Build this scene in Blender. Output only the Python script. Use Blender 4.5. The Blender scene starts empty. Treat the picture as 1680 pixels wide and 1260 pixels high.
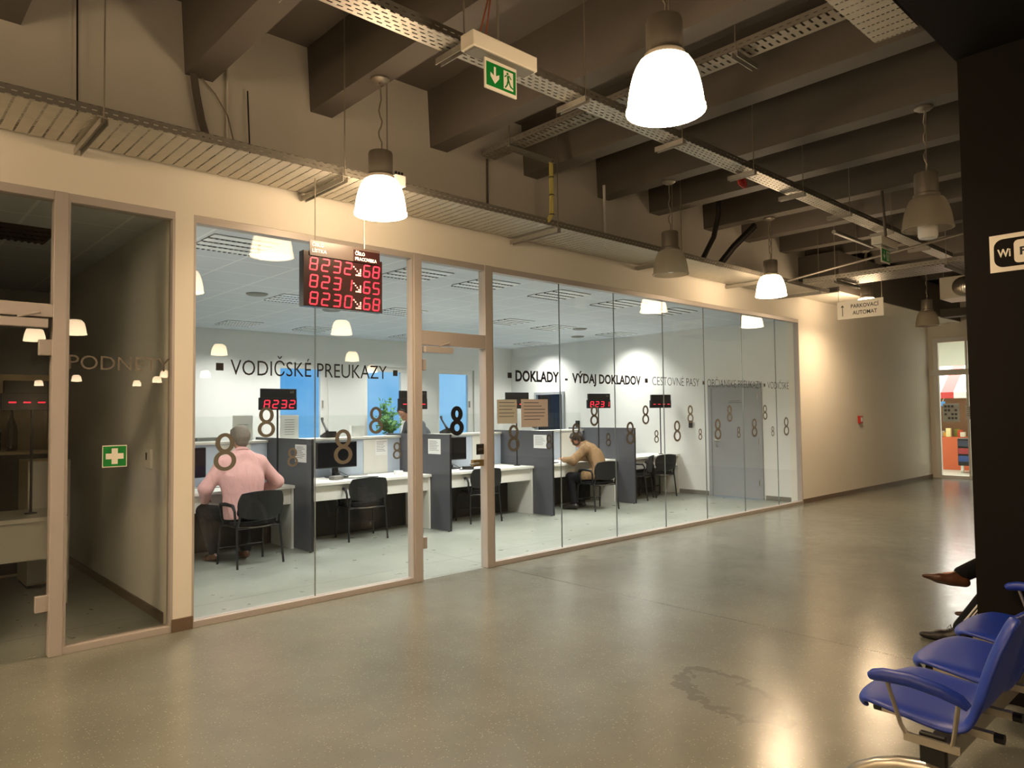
import bpy, math, random
import numpy as np
from mathutils import Vector, Matrix
R = math.radians
PI = math.pi
sc = bpy.context.scene
COL = sc.collection

# ------------------------------------------------------------------ camera, world, exposure
cam_d = bpy.data.cameras.new('camera')
cam = bpy.data.objects.new('camera', cam_d)
COL.objects.link(cam)
cam_d.sensor_fit = 'HORIZONTAL'
cam_d.sensor_width = 36.0
cam_d.lens = 1181.19 / 1680 * 36.0
cam_d.clip_start = 0.05
cam_d.clip_end = 200
_fw = Vector((0.67922101, 0.73280302, 0.04072545))
_rt = Vector((0.73368017, -0.67939884, -0.01142923))
_up = Vector((-0.01929345, -0.03764242, 0.999105))
_m = Matrix((_rt, _up, -_fw)).transposed().to_4x4()
_m.translation = Vector((0, 0, 1.6))
cam.matrix_world = _m
sc.camera = cam
sc.view_settings.view_transform = 'Standard'
sc.view_settings.look = 'None'
sc.view_settings.gamma = 1
sc.view_settings.use_curve_mapping = False
sc.view_settings.exposure = 0.0

W = bpy.data.worlds.new('world')
sc.world = W
W.use_nodes = True
_bg = W.node_tree.nodes['Background']
_bg.inputs[0].default_value = (0.20, 0.52, 1.0, 1)
_bg.inputs[1].default_value = 1.0
_wn = W.node_tree.nodes
_nz = _wn.new('ShaderNodeTexNoise'); _nz.inputs['Scale'].default_value = 9; _nz.inputs['Detail'].default_value = 6
_cr = _wn.new('ShaderNodeValToRGB')
_cr.color_ramp.elements[0].position = .38; _cr.color_ramp.elements[0].color = (.13, .43, .88, 1)
_cr.color_ramp.elements[1].position = .62; _cr.color_ramp.elements[1].color = (.30, .63, 1.0, 1)
_tc = _wn.new('ShaderNodeTexCoord')
W.node_tree.links.new(_tc.outputs['Generated'], _nz.inputs['Vector'])
W.node_tree.links.new(_nz.outputs[0], _cr.inputs[0])
W.node_tree.links.new(_cr.outputs[0], _bg.inputs[0])

LAMP_COL = (1.0, 0.72, 0.44)
SHADE_E = 30.0
LAMP_W = 38.0
OFFICE_COL = (1.0, 0.985, 0.93)
OFFICE_W = 36.0

# ------------------------------------------------------------------ mesh builder
class MB:
    def __init__(s):
        s.v = []; s.f = []; s.mi = []; s.cur = 0
    def add(s, vs, fs):
        b = len(s.v)
        s.v += [tuple(p) for p in vs]
        s.f += [tuple(i + b for i in f) for f in fs]
        s.mi += [s.cur] * len(fs)
        return s
    def box(s, x0, x1, y0, y1, z0, z1):
        vs = [(x, y, z) for z in (z0, z1) for y in (y0, y1) for x in (x0, x1)]
        return s.add(vs, [(0, 2, 3, 1), (4, 5, 7, 6), (0, 1, 5, 4), (2, 6, 7, 3), (0, 4, 6, 2), (1, 3, 7, 5)])
    def obox(s, c, size, rot):
        m = Matrix.Translation(c) @ rot.to_4x4()
        hx, hy, hz = [a / 2 for a in size]
        vs = [m @ Vector((x, y, z)) for z in (-hz, hz) for y in (-hy, hy) for x in (-hx, hx)]
        return s.add(vs, [(0, 2, 3, 1), (4, 5, 7, 6), (0, 1, 5, 4), (2, 6, 7, 3), (0, 4, 6, 2), (1, 3, 7, 5)])
    def tube(s, path, r, seg=8, cap=True, sq=1.0):
        P = [Vector(p) for p in path]
        n = len(P)
        rr = r if isinstance(r, (list, tuple)) else [r] * n
        rings = []
        ref = None
        for i in range(n):
            d = (P[min(i + 1, n - 1)] - P[max(i - 1, 0)]).normalized()
            if ref is None:
                ref = Vector((0, 0, 1)) if abs(d.z) < .9 else Vector((0, 1, 0))
            a = (ref - d * ref.dot(d))
            if a.length < 1e-5:
                a = d.orthogonal()
            a.normalize()
            b = d.cross(a)
            ref = a
            rings.append([P[i] + (a * math.cos(2 * PI * k / seg) + b * math.sin(2 * PI * k / seg) * sq) * rr[i] for k in range(seg)])
        vs = [p for ring in rings for p in ring]
        fs = []
        for i in range(n - 1):
            for k in range(seg):
                k2 = (k + 1) % seg
                fs.append((i * seg + k, i * seg + k2, (i + 1) * seg + k2, (i + 1) * seg + k))
        if cap:
            fs.append(tuple(range(seg))[::-1])
            fs.append(tuple((n - 1) * seg + k for k in range(seg)))
        return s.add(vs, fs)
    def cyl(s, p0, p1, r, seg=12, r1=None):
        return s.tube([p0, p1], [r, r if r1 is None else r1], seg)
    def lathe(s, prof, c=(0, 0, 0), seg=24, cap=True):
        vs = []; fs = []
        n = len(prof)
        for (r, z) in prof:
            for k in range(seg):
                a = 2 * PI * k / seg
                vs.append((c[0] + r * math.cos(a), c[1] + r * math.sin(a), c[2] + z))
        for i in range(n - 1):
            for k in range(seg):
                k2 = (k + 1) % seg
                fs.append((i * seg + k, i * seg + k2, (i + 1) * seg + k2, (i + 1) * seg + k))
        if cap:
            fs.append(tuple(range(seg))[::-1])
            fs.append(tuple((n - 1) * seg + k for k in range(seg)))
        return s.add(vs, fs)
    def prism(s, poly, f, depth):
        """poly 2-D points; f(u,v,w) -> 3-D, extruded w from 0 to depth"""
        n = len(poly)
        vs = [f(u, v, 0) for u, v in poly] + [f(u, v, depth) for u, v in poly]
        fs = [tuple(range(n)), tuple(range(n, 2 * n))[::-1]]
        for k in range(n):
            k2 = (k + 1) % n
            fs.append((k, n + k, n + k2, k2))
        return s.add(vs, fs)
    def grid(s, nu, nv, f, closed=False):
        vs = [f(i / (nu - 1), j / (nv - 1)) for i in range(nu) for j in range(nv)]
        fs = [(i * nv + j, (i + 1) * nv + j, (i + 1) * nv + j + 1, i * nv + j + 1) for i in range(nu - 1) for j in range(nv - 1)]
        return s.add(vs, fs)
    def pad(s, w, h, t, k, f, n=12):
        """rounded-rectangle pad; f(x, z, side) -> point, side -1/+1"""
        def xz(i, j):
            u = -1 + 2 * i / n; v = -1 + 2 * j / n
            return w / 2 * u * math.sqrt(1 - k * v * v), h / 2 * v * math.sqrt(1 - k * u * u)
        vs = []; N = n + 1
        for side in (-1, 1):
            for i in range(N):
                for j in range(N):
                    x, z = xz(i, j)
                    vs.append(f(x, z, side * t / 2))
        fs = []
        o = N * N
        for i in range(n):
            for j in range(n):
                a, b, c, d = i * N + j, (i + 1) * N + j, (i + 1) * N + j + 1, i * N + j + 1
                fs.append((a, b, c, d)); fs.append((o + d, o + c, o + b, o + a))
        ring = [i * N for i in range(N)] + [n * N + j for j in range(1, N)] + [i * N + n for i in range(n - 1, -1, -1)] + [j for j in range(n - 1, 0, -1)]
        L = len(ring)
        for q in range(L):
            a, b = ring[q], ring[(q + 1) % L]
            fs.append((b, a, o + a, o + b))
        return s.add(vs, fs)
    def mesh(s, me, M=None):
        vs = [(M @ v.co if M else v.co) for v in me.vertices]
        return s.add(vs, [tuple(p.vertices) for p in me.polygons])

def link(name, me, mat=None, parent=None, smooth=True, bevel=0, ang=35, mats=None):
    ms = mats or ([mat] if mat else [])
    for m_ in ms:
        me.materials.append(m_)
    if smooth and len(me.polygons):
        me.polygons.foreach_set('use_smooth', [True] * len(me.polygons))
        me.set_sharp_from_angle(angle=R(ang))
    o = bpy.data.objects.new(name, me)
    COL.objects.link(o)
    if parent is not None:
        o.parent = parent
    if bevel:
        bm_ = o.modifiers.new('edge', 'BEVEL')
        bm_.width = bevel; bm_.segments = 2; bm_.limit_method = 'ANGLE'; bm_.angle_limit = R(40)
        bm_.harden_normals = True
    return o

def part(name, mb, mat, parent=None, label=None, **kw):
    me = bpy.data.meshes.new(name)
    me.from_pydata(mb.v, [], mb.f)
    if kw.get('mats'):
        me.polygons.foreach_set('material_index', mb.mi)
    me.validate()
    me.update()
    o = link(name, me, mat, parent, **kw)
    if label:
        o['label'] = label
    return o

def thing(name, label, cat, loc=(0, 0, 0), rz=0, group=None):
    o = bpy.data.objects.new(name, None)
    o.empty_display_size = .1
    COL.objects.link(o)
    o.location = loc
    o.rotation_euler = (0, 0, rz)
    o['label'] = label; o['category'] = cat
    if group:
        o['group'] = group
    return o

def tag(o, label, cat, group=None, kind=None):
    o['label'] = label; o['category'] = cat
    if group:
        o['group'] = group
    if kind:
        o['kind'] = kind
    return o

def struct(name, mb, mat, parent=None, **kw):
    o = part(name, mb, mat, parent, **kw)
    if parent is None:
        o['kind'] = 'structure'
    return o

def dup(root, loc, rz=None, label=None, group=None):
    r = root.copy(); COL.objects.link(r); r.location = loc
    if rz is not None:
        r.rotation_euler = (0, 0, rz)
    if label:
        r['label'] = label
    if group:
        r['group'] = group
    for ch in list(root.children):
        c = ch.copy(); COL.objects.link(c); c.parent = r
        for g in list(ch.children):
            d = g.copy(); COL.objects.link(d); d.parent = c
    return r

# ------------------------------------------------------------------ materials
def lin(h):
    h = h.lstrip('#')
    o = []
    for i in (0, 2, 4):
        c = int(h[i:i + 2], 16) / 255
        o.append(c / 12.92 if c <= .04045 else ((c + .055) / 1.055) ** 2.4)
    return tuple(o)

def NT(name):
    m = bpy.data.materials.new(name)
    m.use_nodes = True
    return m, m.node_tree, m.node_tree.nodes['Principled BSDF'], m.node_tree.nodes['Material Output']

def nd(nt, t, **kw):
    n = nt.nodes.new(t)
    for k, v in kw.items():
        setattr(n, k, v)
    return n

def math_(nt, op, a, b=None, clamp=False):
    n = nt.nodes.new('ShaderNodeMath'); n.operation = op; n.use_clamp = clamp
    for i, q in enumerate((a, b)):
        if q is None:
            continue
        if isinstance(q, (int, float)):
            n.inputs[i].default_value = q
        else:
            nt.links.new(q, n.inputs[i])
    return n.outputs[0]

def mat(name, col, rough=.5, metal=0, var=.06, scale=8, bump=0, bscale=60, spec=.5, coat=0, emit=0, ecol=None):
    m, nt, p, out = NT(name)
    c = lin(col) if isinstance(col, str) else col
    tc = nd(nt, 'ShaderNodeTexCoord')
    if var:
        nz = nd(nt, 'ShaderNodeTexNoise'); nz.inputs['Scale'].default_value = scale; nz.inputs['Detail'].default_value = 5
        nt.links.new(tc.outputs['Object'], nz.inputs['Vector'])
        mx = nd(nt, 'ShaderNodeMix', data_type='RGBA')
        mx.inputs[6].default_value = tuple(x * (1 - var) for x in c) + (1,)
        mx.inputs[7].default_value = tuple(min(1, x * (1 + var)) for x in c) + (1,)
        nt.links.new(nz.outputs[0], mx.inputs[0])
        nt.links.new(mx.outputs[2], p.inputs['Base Color'])
    else:
        p.inputs['Base Color'].default_value = c + (1,)
    p.inputs['Roughness'].default_value = rough
    p.inputs['Metallic'].default_value = metal
    p.inputs['Specular IOR Level'].default_value = spec
    p.inputs['Coat Weight'].default_value = coat
    if bump:
        nb = nd(nt, 'ShaderNodeTexNoise'); nb.inputs['Scale'].default_value = bscale; nb.inputs['Detail'].default_value = 4
        nt.links.new(tc.outputs['Object'], nb.inputs['Vector'])
        bp = nd(nt, 'ShaderNodeBump'); bp.inputs['Strength'].default_value = bump; bp.inputs['Distance'].default_value = .01
        nt.links.new(nb.outputs[0], bp.inputs['Height'])
        nt.links.new(bp.outputs[0], p.inputs['Normal'])
    if emit:
        e = ecol or c
        p.inputs['Emission Color'].default_value = tuple(e) + (1,)
        p.inputs['Emission Strength'].default_value = emit
    return m

def glass_mat(name, tint=(.968, .98, .972), refl=1.0, rough=0.0):
    m, nt, p, out = NT(name)
    nt.nodes.remove(p)
    lw = nd(nt, 'ShaderNodeLayerWeight'); lw.inputs['Blend'].default_value = .5
    f5 = math_(nt, 'POWER', lw.outputs['Facing'], 5.0)
    f = math_(nt, 'MULTIPLY_ADD', f5, .96 * refl)
    f.node.inputs[2].default_value = .022 * refl
    tr = nd(nt, 'ShaderNodeBsdfTransparent'); tr.inputs[0].default_value = tuple(tint) + (1,)
    gl = nd(nt, 'ShaderNodeBsdfGlossy'); gl.inputs['Roughness'].default_value = rough
    gl.inputs[0].default_value = (1, 1, 1, 1)
    mx = nd(nt, 'ShaderNodeMixShader')
    nt.links.new(f, mx.inputs[0]); nt.links.new(tr.outputs[0], mx.inputs[1]); nt.links.new(gl.outputs[0], mx.inputs[2])
    nt.links.new(mx.outputs[0], out.inputs[0])
    return m

def tray_mat(name, axis, period, duty, cross, cduty, stagger=False, col='#b9b4a8'):
    """galvanised sheet with real punched slots: slots repeat along `axis` and across"""
    m, nt, p, out = NT(name)
    tc = nd(nt, 'ShaderNodeTexCoord'); sx = nd(nt, 'ShaderNodeSeparateXYZ')
    nt.links.new(tc.outputs['Object'], sx.inputs[0])
    a = sx.outputs[axis]; b = sx.outputs[1 - axis]
    bz = math_(nt, 'ADD', b, sx.outputs[2])
    bq = math_(nt, 'DIVIDE', bz, cross)
    if stagger:
        fl = math_(nt, 'FLOOR', bq)
        a = math_(nt, 'MULTIPLY_ADD', fl, period * .5); a.node.inputs[2].default_value = 0
        nt.links.new(sx.outputs[axis], a.node.inputs[2])
    fa = math_(nt, 'FRACT', math_(nt, 'DIVIDE', a, period))
    fb = math_(nt, 'FRACT', bq)
    hole = math_(nt, 'MULTIPLY', math_(nt, 'LESS_THAN', fa, duty), math_(nt, 'LESS_THAN', fb, cduty))
    nz = nd(nt, 'ShaderNodeTexNoise'); nz.inputs['Scale'].default_value = 12
    nt.links.new(tc.outputs['Object'], nz.inputs['Vector'])
    c = lin(col)
    mx = nd(nt, 'ShaderNodeMix', data_type='RGBA')
    mx.inputs[6].default_value = tuple(x * .85 for x in c) + (1,); mx.inputs[7].default_value = tuple(x * 1.1 for x in c) + (1,)
    nt.links.new(nz.outputs[0], mx.inputs[0]); nt.links.new(mx.outputs[2], p.inputs['Base Color'])
    p.inputs['Metallic'].default_value = .55; p.inputs['Roughness'].default_value = .45
    tr = nd(nt, 'ShaderNodeBsdfTransparent')
    ms = nd(nt, 'ShaderNodeMixShader')
    nt.links.new(hole, ms.inputs[0]); nt.links.new(p.outputs[0], ms.inputs[1]); nt.links.new(tr.outputs[0], ms.inputs[2])
    nt.links.new(ms.outputs[0], out.inputs[0])
    return m

def floor_mat(name, base, dark, joints_x=(), joints_y=(), stain=None, rough=.22, scuff=.10):
    m, nt, p, out = NT(name)
    geo = nd(nt, 'ShaderNodeNewGeometry'); pos = geo.outputs['Position']
    sx = nd(nt, 'ShaderNodeSeparateXYZ'); nt.links.new(pos, sx.inputs[0])
    def noise(scale, det=4, ro=.55):
        n = nd(nt, 'ShaderNodeTexNoise'); n.inputs['Scale'].default_value = scale; n.inputs['Detail'].default_value = det
        n.inputs['Roughness'].default_value = ro
        nt.links.new(pos, n.inputs['Vector']); return n.outputs[0]
    cl = noise(.9, 6, .6)
    cr = nd(nt, 'ShaderNodeValToRGB'); nt.links.new(cl, cr.inputs[0])
    cr.color_ramp.elements[0].position = .3; cr.color_ramp.elements[1].position = .72
    cr.color_ramp.elements[0].color = lin(dark) + (1,); cr.color_ramp.elements[1].color = lin(base) + (1,)
    col = cr.outputs[0]
    # fine aggregate speckle
    vo = nd(nt, 'ShaderNodeTexVoronoi'); vo.inputs['Scale'].default_value = 70
    nt.links.new(pos, vo.inputs['Vector'])
    sp = math_(nt, 'LESS_THAN', vo.outputs['Distance'], .22)
    wn = nd(nt, 'ShaderNodeSeparateColor'); nt.links.new(vo.outputs['Color'], wn.inputs[0])
    spl = math_(nt, 'MULTIPLY', sp, math_(nt, 'GREATER_THAN', wn.outputs[0], .72))
    spd = math_(nt, 'MULTIPLY', sp, math_(nt, 'LESS_THAN', wn.outputs[0], .22))
    def mixc(fac, a, colb):
        mx = nd(nt, 'ShaderNodeMix', data_type='RGBA')
        nt.links.new(fac, mx.inputs[0]); nt.links.new(a, mx.inputs[6]); mx.inputs[7].default_value = tuple(colb) + (1,)
        return mx.outputs[2]
    L = lin(base)
    col = mixc(math_(nt, 'MULTIPLY', spl, .7), col, tuple(min(1, x * 2.0) for x in L))
    col = mixc(math_(nt, 'MULTIPLY', spd, .55), col, tuple(x * .4 for x in L))
    # scuffs
    mp = nd(nt, 'ShaderNodeMapping'); nt.links.new(pos, mp.inputs[0]); mp.inputs['Scale'].default_value = (4, 26, 1); mp.inputs['Rotation'].default_value = (0, 0, .5)
    ns = nd(nt, 'ShaderNodeTexNoise'); ns.inputs['Scale'].default_value = 2.2; ns.inputs['Detail'].default_value = 7; ns.inputs['Roughness'].default_value = .7
    nt.links.new(mp.outputs[0], ns.inputs['Vector'])
    scf = math_(nt, 'MULTIPLY', math_(nt, 'GREATER_THAN', ns.outputs[0], .775), scuff)
    col = mixc(scf, col, tuple(x * .45 for x in L))
    for axis, vals in ((0, joints_x), (1, joints_y)):
        for v in vals:
            d = math_(nt, 'ABSOLUTE', math_(nt, 'SUBTRACT', sx.outputs[axis], v))
            col = mixc(math_(nt, 'MULTIPLY', math_(nt, 'LESS_THAN', d, .005), .8), col, tuple(x * .12 for x in L))
    rgh = math_(nt, 'MULTIPLY_ADD', noise(5, 5), .16); rgh.node.inputs[2].default_value = rough - .08
    if stain:
        # dried spill: an uneven ring with a darker rim
        cx, cy, rx, ry, rot = stain
        mp2 = nd(nt, 'ShaderNodeMapping'); mp2.vector_type = 'TEXTURE'
        nt.links.new(pos, mp2.inputs[0]); mp2.inputs['Location'].default_value = (cx, cy, 0); mp2.inputs['Rotation'].default_value = (0, 0, rot); mp2.inputs['Scale'].default_value = (rx, ry, 1)
        ln = nd(nt, 'ShaderNodeVectorMath', operation='LENGTH'); nt.links.new(mp2.outputs[0], ln.inputs[0])
        wob = math_(nt, 'MULTIPLY', math_(nt, 'SUBTRACT', noise(6.5, 6, .62), .5), 1.5)
        dd = math_(nt, 'ADD', ln.outputs['Value'], wob)
        inside = math_(nt, 'LESS_THAN', dd, 1.0)
        rim = math_(nt, 'MULTIPLY', inside, math_(nt, 'GREATER_THAN', dd, .74))
        col = mixc(math_(nt, 'MULTIPLY', inside, .16), col, tuple(x * .6 for x in lin(dark)))
        col = mixc(math_(nt, 'MULTIPLY', rim, .42), col, tuple(x * .45 for x in lin(dark)))
    nt.links.new(col, p.inputs['Base Color'])
    nt.links.new(rgh, p.inputs['Roughness'])
    p.inputs['Specular IOR Level'].default_value = .85
    bp = nd(nt, 'ShaderNodeBump'); bp.inputs['Strength'].default_value = .09; bp.inputs['Distance'].default_value = .01
    hsum = math_(nt, 'MULTIPLY_ADD', math_(nt, 'GREATER_THAN', ns.outputs[0], .66), scuff * 2.5); nt.links.new(noise(11, 8, .72), hsum.node.inputs[2])
    nt.links.new(hsum, bp.inputs['Height']); nt.links.new(bp.outputs[0], p.inputs['Normal'])
    return m

def tile_mat(name, col, line, size, ox, oy, w=.012):
    m, nt, p, out = NT(name)
    geo = nd(nt, 'ShaderNodeNewGeometry'); sx = nd(nt, 'ShaderNodeSeparateXYZ'); nt.links.new(geo.outputs['Position'], sx.inputs[0])
    g = None
    for ax, o in ((0, ox), (1, oy)):
        fr = math_(nt, 'FRACT', math_(nt, 'DIVIDE', math_(nt, 'SUBTRACT', sx.outputs[ax], o), size))
        q = math_(nt, 'MAXIMUM', math_(nt, 'LESS_THAN', fr, w / size), math_(nt, 'GREATER_THAN', fr, 1 - w / size))
        g = q if g is None else math_(nt, 'MAXIMUM', g, q)
    nz = nd(nt, 'ShaderNodeTexNoise'); nz.inputs['Scale'].default_value = 160; nt.links.new(geo.outputs['Position'], nz.inputs['Vector'])
    m1 = nd(nt, 'ShaderNodeMix', data_type='RGBA'); c = lin(col)
    m1.inputs[6].default_value = tuple(x * .9 for x in c) + (1,); m1.inputs[7].default_value = tuple(min(1, x * 1.1) for x in c) + (1,)
    nt.links.new(nz.outputs[0], m1.inputs[0])
    m2 = nd(nt, 'ShaderNodeMix', data_type='RGBA'); nt.links.new(g, m2.inputs[0]); nt.links.new(m1.outputs[2], m2.inputs[6]); m2.inputs[7].default_value = lin(line) + (1,)
    nt.links.new(m2.outputs[2], p.inputs['Base Color']); p.inputs['Roughness'].default_value = .75
    return m

def lamp_shade_mat(name, lit):
    m, nt, p, out = NT(name)
    tc = nd(nt, 'ShaderNodeTexCoord'); sx = nd(nt, 'ShaderNodeSeparateXYZ'); nt.links.new(tc.outputs['Object'], sx.inputs[0])
    ang = math_(nt, 'ARCTAN2', sx.outputs[1], sx.outputs[0])
    rib = math_(nt, 'MULTIPLY_ADD', math_(nt, 'SINE', math_(nt, 'MULTIPLY', ang, 72)), .5); rib.node.inputs[2].default_value = .5
    if lit:
        nt.nodes.remove(p)
        e = nd(nt, 'ShaderNodeEmission')
        # brighter towards the bulb, a little less at the top of the dome
        zz = math_(nt, 'MULTIPLY_ADD', sx.outputs[2], -1.6); zz.node.inputs[2].default_value = 1.1
        st = math_(nt, 'MULTIPLY', math_(nt, 'MULTIPLY', zz, SHADE_E), math_(nt, 'MULTIPLY_ADD', rib, .35))
        st.node.inputs[1].links[0].from_node.inputs[2].default_value = .8
        nt.links.new(st, e.inputs[1]); e.inputs[0].default_value = LAMP_COL + (1,)
        nt.links.new(e.outputs[0], out.inputs[0])
    else:
        bp = nd(nt, 'ShaderNodeBump'); bp.inputs['Strength'].default_value = .5; bp.inputs['Distance'].default_value = .004
        nt.links.new(rib, bp.inputs['Height']); nt.links.new(bp.outputs[0], p.inputs['Normal'])
        p.inputs['Base Color'].default_value = lin('#b9ad98') + (1,); p.inputs['Roughness'].default_value = .25
        tl = nd(nt, 'ShaderNodeBsdfTranslucent'); tl.inputs[0].default_value = lin('#c4baa6') + (1,)
        tr = nd(nt, 'ShaderNodeBsdfTransparent'); tr.inputs[0].default_value = (.85, .83, .78, 1)
        a = nd(nt, 'ShaderNodeMixShader'); a.inputs[0].default_value = .4
        nt.links.new(p.outputs[0], a.inputs[1]); nt.links.new(tl.outputs[0], a.inputs[2])
        b = nd(nt, 'ShaderNodeMixShader'); b.inputs[0].default_value = .35
        nt.links.new(a.outputs[0], b.inputs[1]); nt.links.new(tr.outputs[0], b.inputs[2])
        nt.links.new(b.outputs[0], out.inputs[0])
    return m

def cloth_mat(name, col, fold=.5, rough=.85, scale=7, stripes=False):
    m, nt, p, out = NT(name)
    tc = nd(nt, 'ShaderNodeTexCoord')
    c = lin(col)
    nz = nd(nt, 'ShaderNodeTexNoise'); nz.inputs['Scale'].default_value = scale; nz.inputs['Detail'].default_value = 3; nz.inputs['Distortion'].default_value = .6
    mp = nd(nt, 'ShaderNodeMapping'); mp.inputs['Scale'].default_value = (1.6, 1.6, .7)
    nt.links.new(tc.outputs['Object'], mp.inputs[0]); nt.links.new(mp.outputs[0], nz.inputs['Vector'])
    mx = nd(nt, 'ShaderNodeMix', data_type='RGBA'); mx.inputs[6].default_value = tuple(x * .93 for x in c) + (1,); mx.inputs[7].default_value = tuple(min(1, x * 1.07) for x in c) + (1,)
    nt.links.new(nz.outputs[0], mx.inputs[0]); nt.links.new(mx.outputs[2], p.inputs['Base Color'])
    p.inputs['Roughness'].default_value = rough; p.inputs['Specular IOR Level'].default_value = .25
    bp = nd(nt, 'ShaderNodeBump'); bp.inputs['Strength'].default_value = fold; bp.inputs['Distance'].default_value = .05
    nt.links.new(nz.outputs[0], bp.inputs['Height']); nt.links.new(bp.outputs[0], p.inputs['Normal'])
    return m

M = {}
M['wall'] = mat('cream_wall_paint', '#e8e2d6', .75, var=.03, scale=2, bump=.12, bscale=90)
M['office_wall'] = mat('white_wall_paint', '#e4e4e0', .8, var=.02, scale=2, bump=.05, bscale=90)
M['beam'] = mat('dark_brown_concrete_paint', '#665f57', .7, var=.10, scale=3, bump=.1, bscale=40)
M['dark'] = mat('near_black_paint', '#171411', .7, var=.05, bump=.05, spec=.12)
M['base'] = mat('brown_skirting', '#6d5a48', .45)
M['base_office'] = mat('grey_skirting', '#7a7870', .45)
M['frame'] = mat('champagne_aluminium', '#b6aea9', .4, metal=.1, var=.03)
M['glass'] = glass_mat('clear_glass')
M['floor'] = floor_mat('polished_hall_floor', '#828378', '#6f7066', (5.03,), (-4.0,), (3.70, 2.22, .44, .22, 1.05), .20)
M['floor_office'] = floor_mat('polished_office_floor', '#949890', '#7f8379', (5.03,), (6.35,), None, .30, .02)
M['ceil_tile'] = tile_mat('mineral_ceiling_tiles', '#d3dae3', '#eaeef3', .635, 2.28, 5.98)
M['steel'] = mat('galvanised_steel', '#a8a49b', .42, metal=.6, var=.12, scale=25)
M['chrome'] = mat('brushed_metal', '#b8b2a6', .3, metal=.85, var=.05)
M['trayA'] = tray_mat('slotted_tray_wide', 0, .083, .17, .03, .66, col='#c2bcae')
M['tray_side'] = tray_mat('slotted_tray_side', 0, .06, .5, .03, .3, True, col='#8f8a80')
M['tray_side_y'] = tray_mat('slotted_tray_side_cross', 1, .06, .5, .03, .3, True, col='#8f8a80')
M['trayB'] = tray_mat('slotted_tray_narrow', 0, .066, .58, .036, .33, True)
M['trayC'] = tray_mat('slotted_tray_crosswise', 1, .055, .30, .09, .62, col='#8d8578')
M['shade_lit'] = lamp_shade_mat('lit_prismatic_shade', True)
M['shade_off'] = lamp_shade_mat('unlit_prismatic_shade', False)
M['lampcap'] = mat('grey_lamp_housing', '#8f877b', .4, metal=.55, var=.06)
M['wire'] = mat('thin_steel_wire', '#a59c8c', .4, metal=.6, var=0)
M['blackp'] = mat('black_plastic', '#0e0e10', .5, var=.05)
M['blackf'] = mat('black_fabric', '#16171a', .9, var=.1, scale=60)
M['led_face'] = mat('dark_display_face', '#1d0a0a', .25, var=0, spec=.5)
M['led'] = mat('red_led', '#ff2038', .4, var=0, emit=1.15, ecol=(1.0, .03, .07))
M['led_dot'] = mat('pale_red_led', '#ffb0a8', .4, var=0, emit=1.3, ecol=(1.0, .36, .30))
M['white'] = mat('white_paint', '#e9e7e2', .5, var=.02)
M['ink'] = mat('black_ink', '#121212', .6, var=0)
M['decal'] = mat('bronze_grey_film', '#6d675c', .5, var=.05)
M['decal_dark'] = mat('black_film', '#0d0d10', .5, var=0)
M['letter_dark'] = mat('dark_lettering_film', '#2b2a2a', .55, var=0)
M['letter_pale'] = mat('pale_grey_lettering_film', '#6f665a', .5, var=0)
M['paper'] = mat('white_paper', '#e6e6e4', .8, var=.02)
M['paper_y'] = mat('yellowed_paper', '#d6d4c8', .8, var=.03)
M['paper_p'] = mat('pinkish_paper', '#e0d2cc', .8, var=.03)
M['print'] = mat('grey_print', '#6c6c70', .8, var=0)
M['desk'] = mat('white_laminate', '#d9d8d0', .4, var=.02)
M['panel'] = mat('dark_grey_laminate', '#4e4f55', .45, var=.04)
M['panel_edge'] = mat('black_edge_strip', '#131418', .4, var=0)
M['back'] = mat('pale_blue_grey_panel', '#b7c3d2', .5, var=.03)
M['modesty'] = mat('charcoal_door_desk_shade', '#161617', .6, var=.05)  # cupboard door colour; on desk back panels it paints in under-desk shade
M['seatgrey'] = mat('grey_plywood_underside', '#77756f', .5)
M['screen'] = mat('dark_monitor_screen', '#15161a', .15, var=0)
M['doorgrey'] = mat('grey_steel_door', '#9a9c9e', .4, var=.02)
M['green'] = mat('sign_green', '#0c7a2e', .4, var=0, emit=.05, ecol=lin('#0c7a2e'))
M['signw'] = mat('sign_white', '#efe8d8', .5, var=0)
M['blue'] = mat('blue_plastic', '#1c389c', .42, var=.04, scale=30, bump=.05, bscale=400)
M['red'] = mat('red_plastic', '#b52a22', .4, var=0)
M['skin'] = mat('skin', '#c08a70', .55, var=.05, scale=30)
M['lips'] = mat('lips', '#a0604f', .5, var=0)
M['hair_grey'] = mat('grey_hair', '#746b60', .6, var=.4, scale=60, bump=.7, bscale=90)
M['hair_dark'] = mat('dark_hair', '#1f1a18', .5, var=.3, scale=40, bump=.6, bscale=70)
M['pink'] = cloth_mat('pink_cotton', '#cfa19d', .45, scale=7)
M['tan'] = cloth_mat('tan_twill', '#82684a', .8, scale=6)
M['navy'] = cloth_mat('dark_navy_trousers', '#0b0c13', .4)
M['black_cloth'] = cloth_mat('black_cloth', '#121214', .4)
M['grey_cloth'] = cloth_mat('grey_cloth', '#5d6166', .4)
M['leather'] = mat('brown_leather', '#553420', .35, var=.15, scale=20)
M['black_leather'] = mat('black_leather', '#1b1613', .45, var=.1)
M['joint'] = mat('grey_silicone', '#8b9391', .4, var=0)
M['leaf'] = mat('leaf_green', '#4f7f3f', .5, var=.3, scale=12)
M['pot'] = mat('pale_pot', '#c9cac5', .5)
M['bottle'] = mat('dark_bottle_glass', '#141a14', .12, var=0)
M['cable_y'] = mat('yellow_green_cable', '#b5aa60', .5, var=.15, scale=40)
M['cable_k'] = mat('black_cable', '#1d1915', .5, var=0)
M['cable_r'] = mat('red_brown_cable', '#8f5038', .5, var=0)
M['sky_tin'] = mat('silver_duct_foil', '#c5c0b4', .28, metal=.9, var=.2, scale=30)
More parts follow.
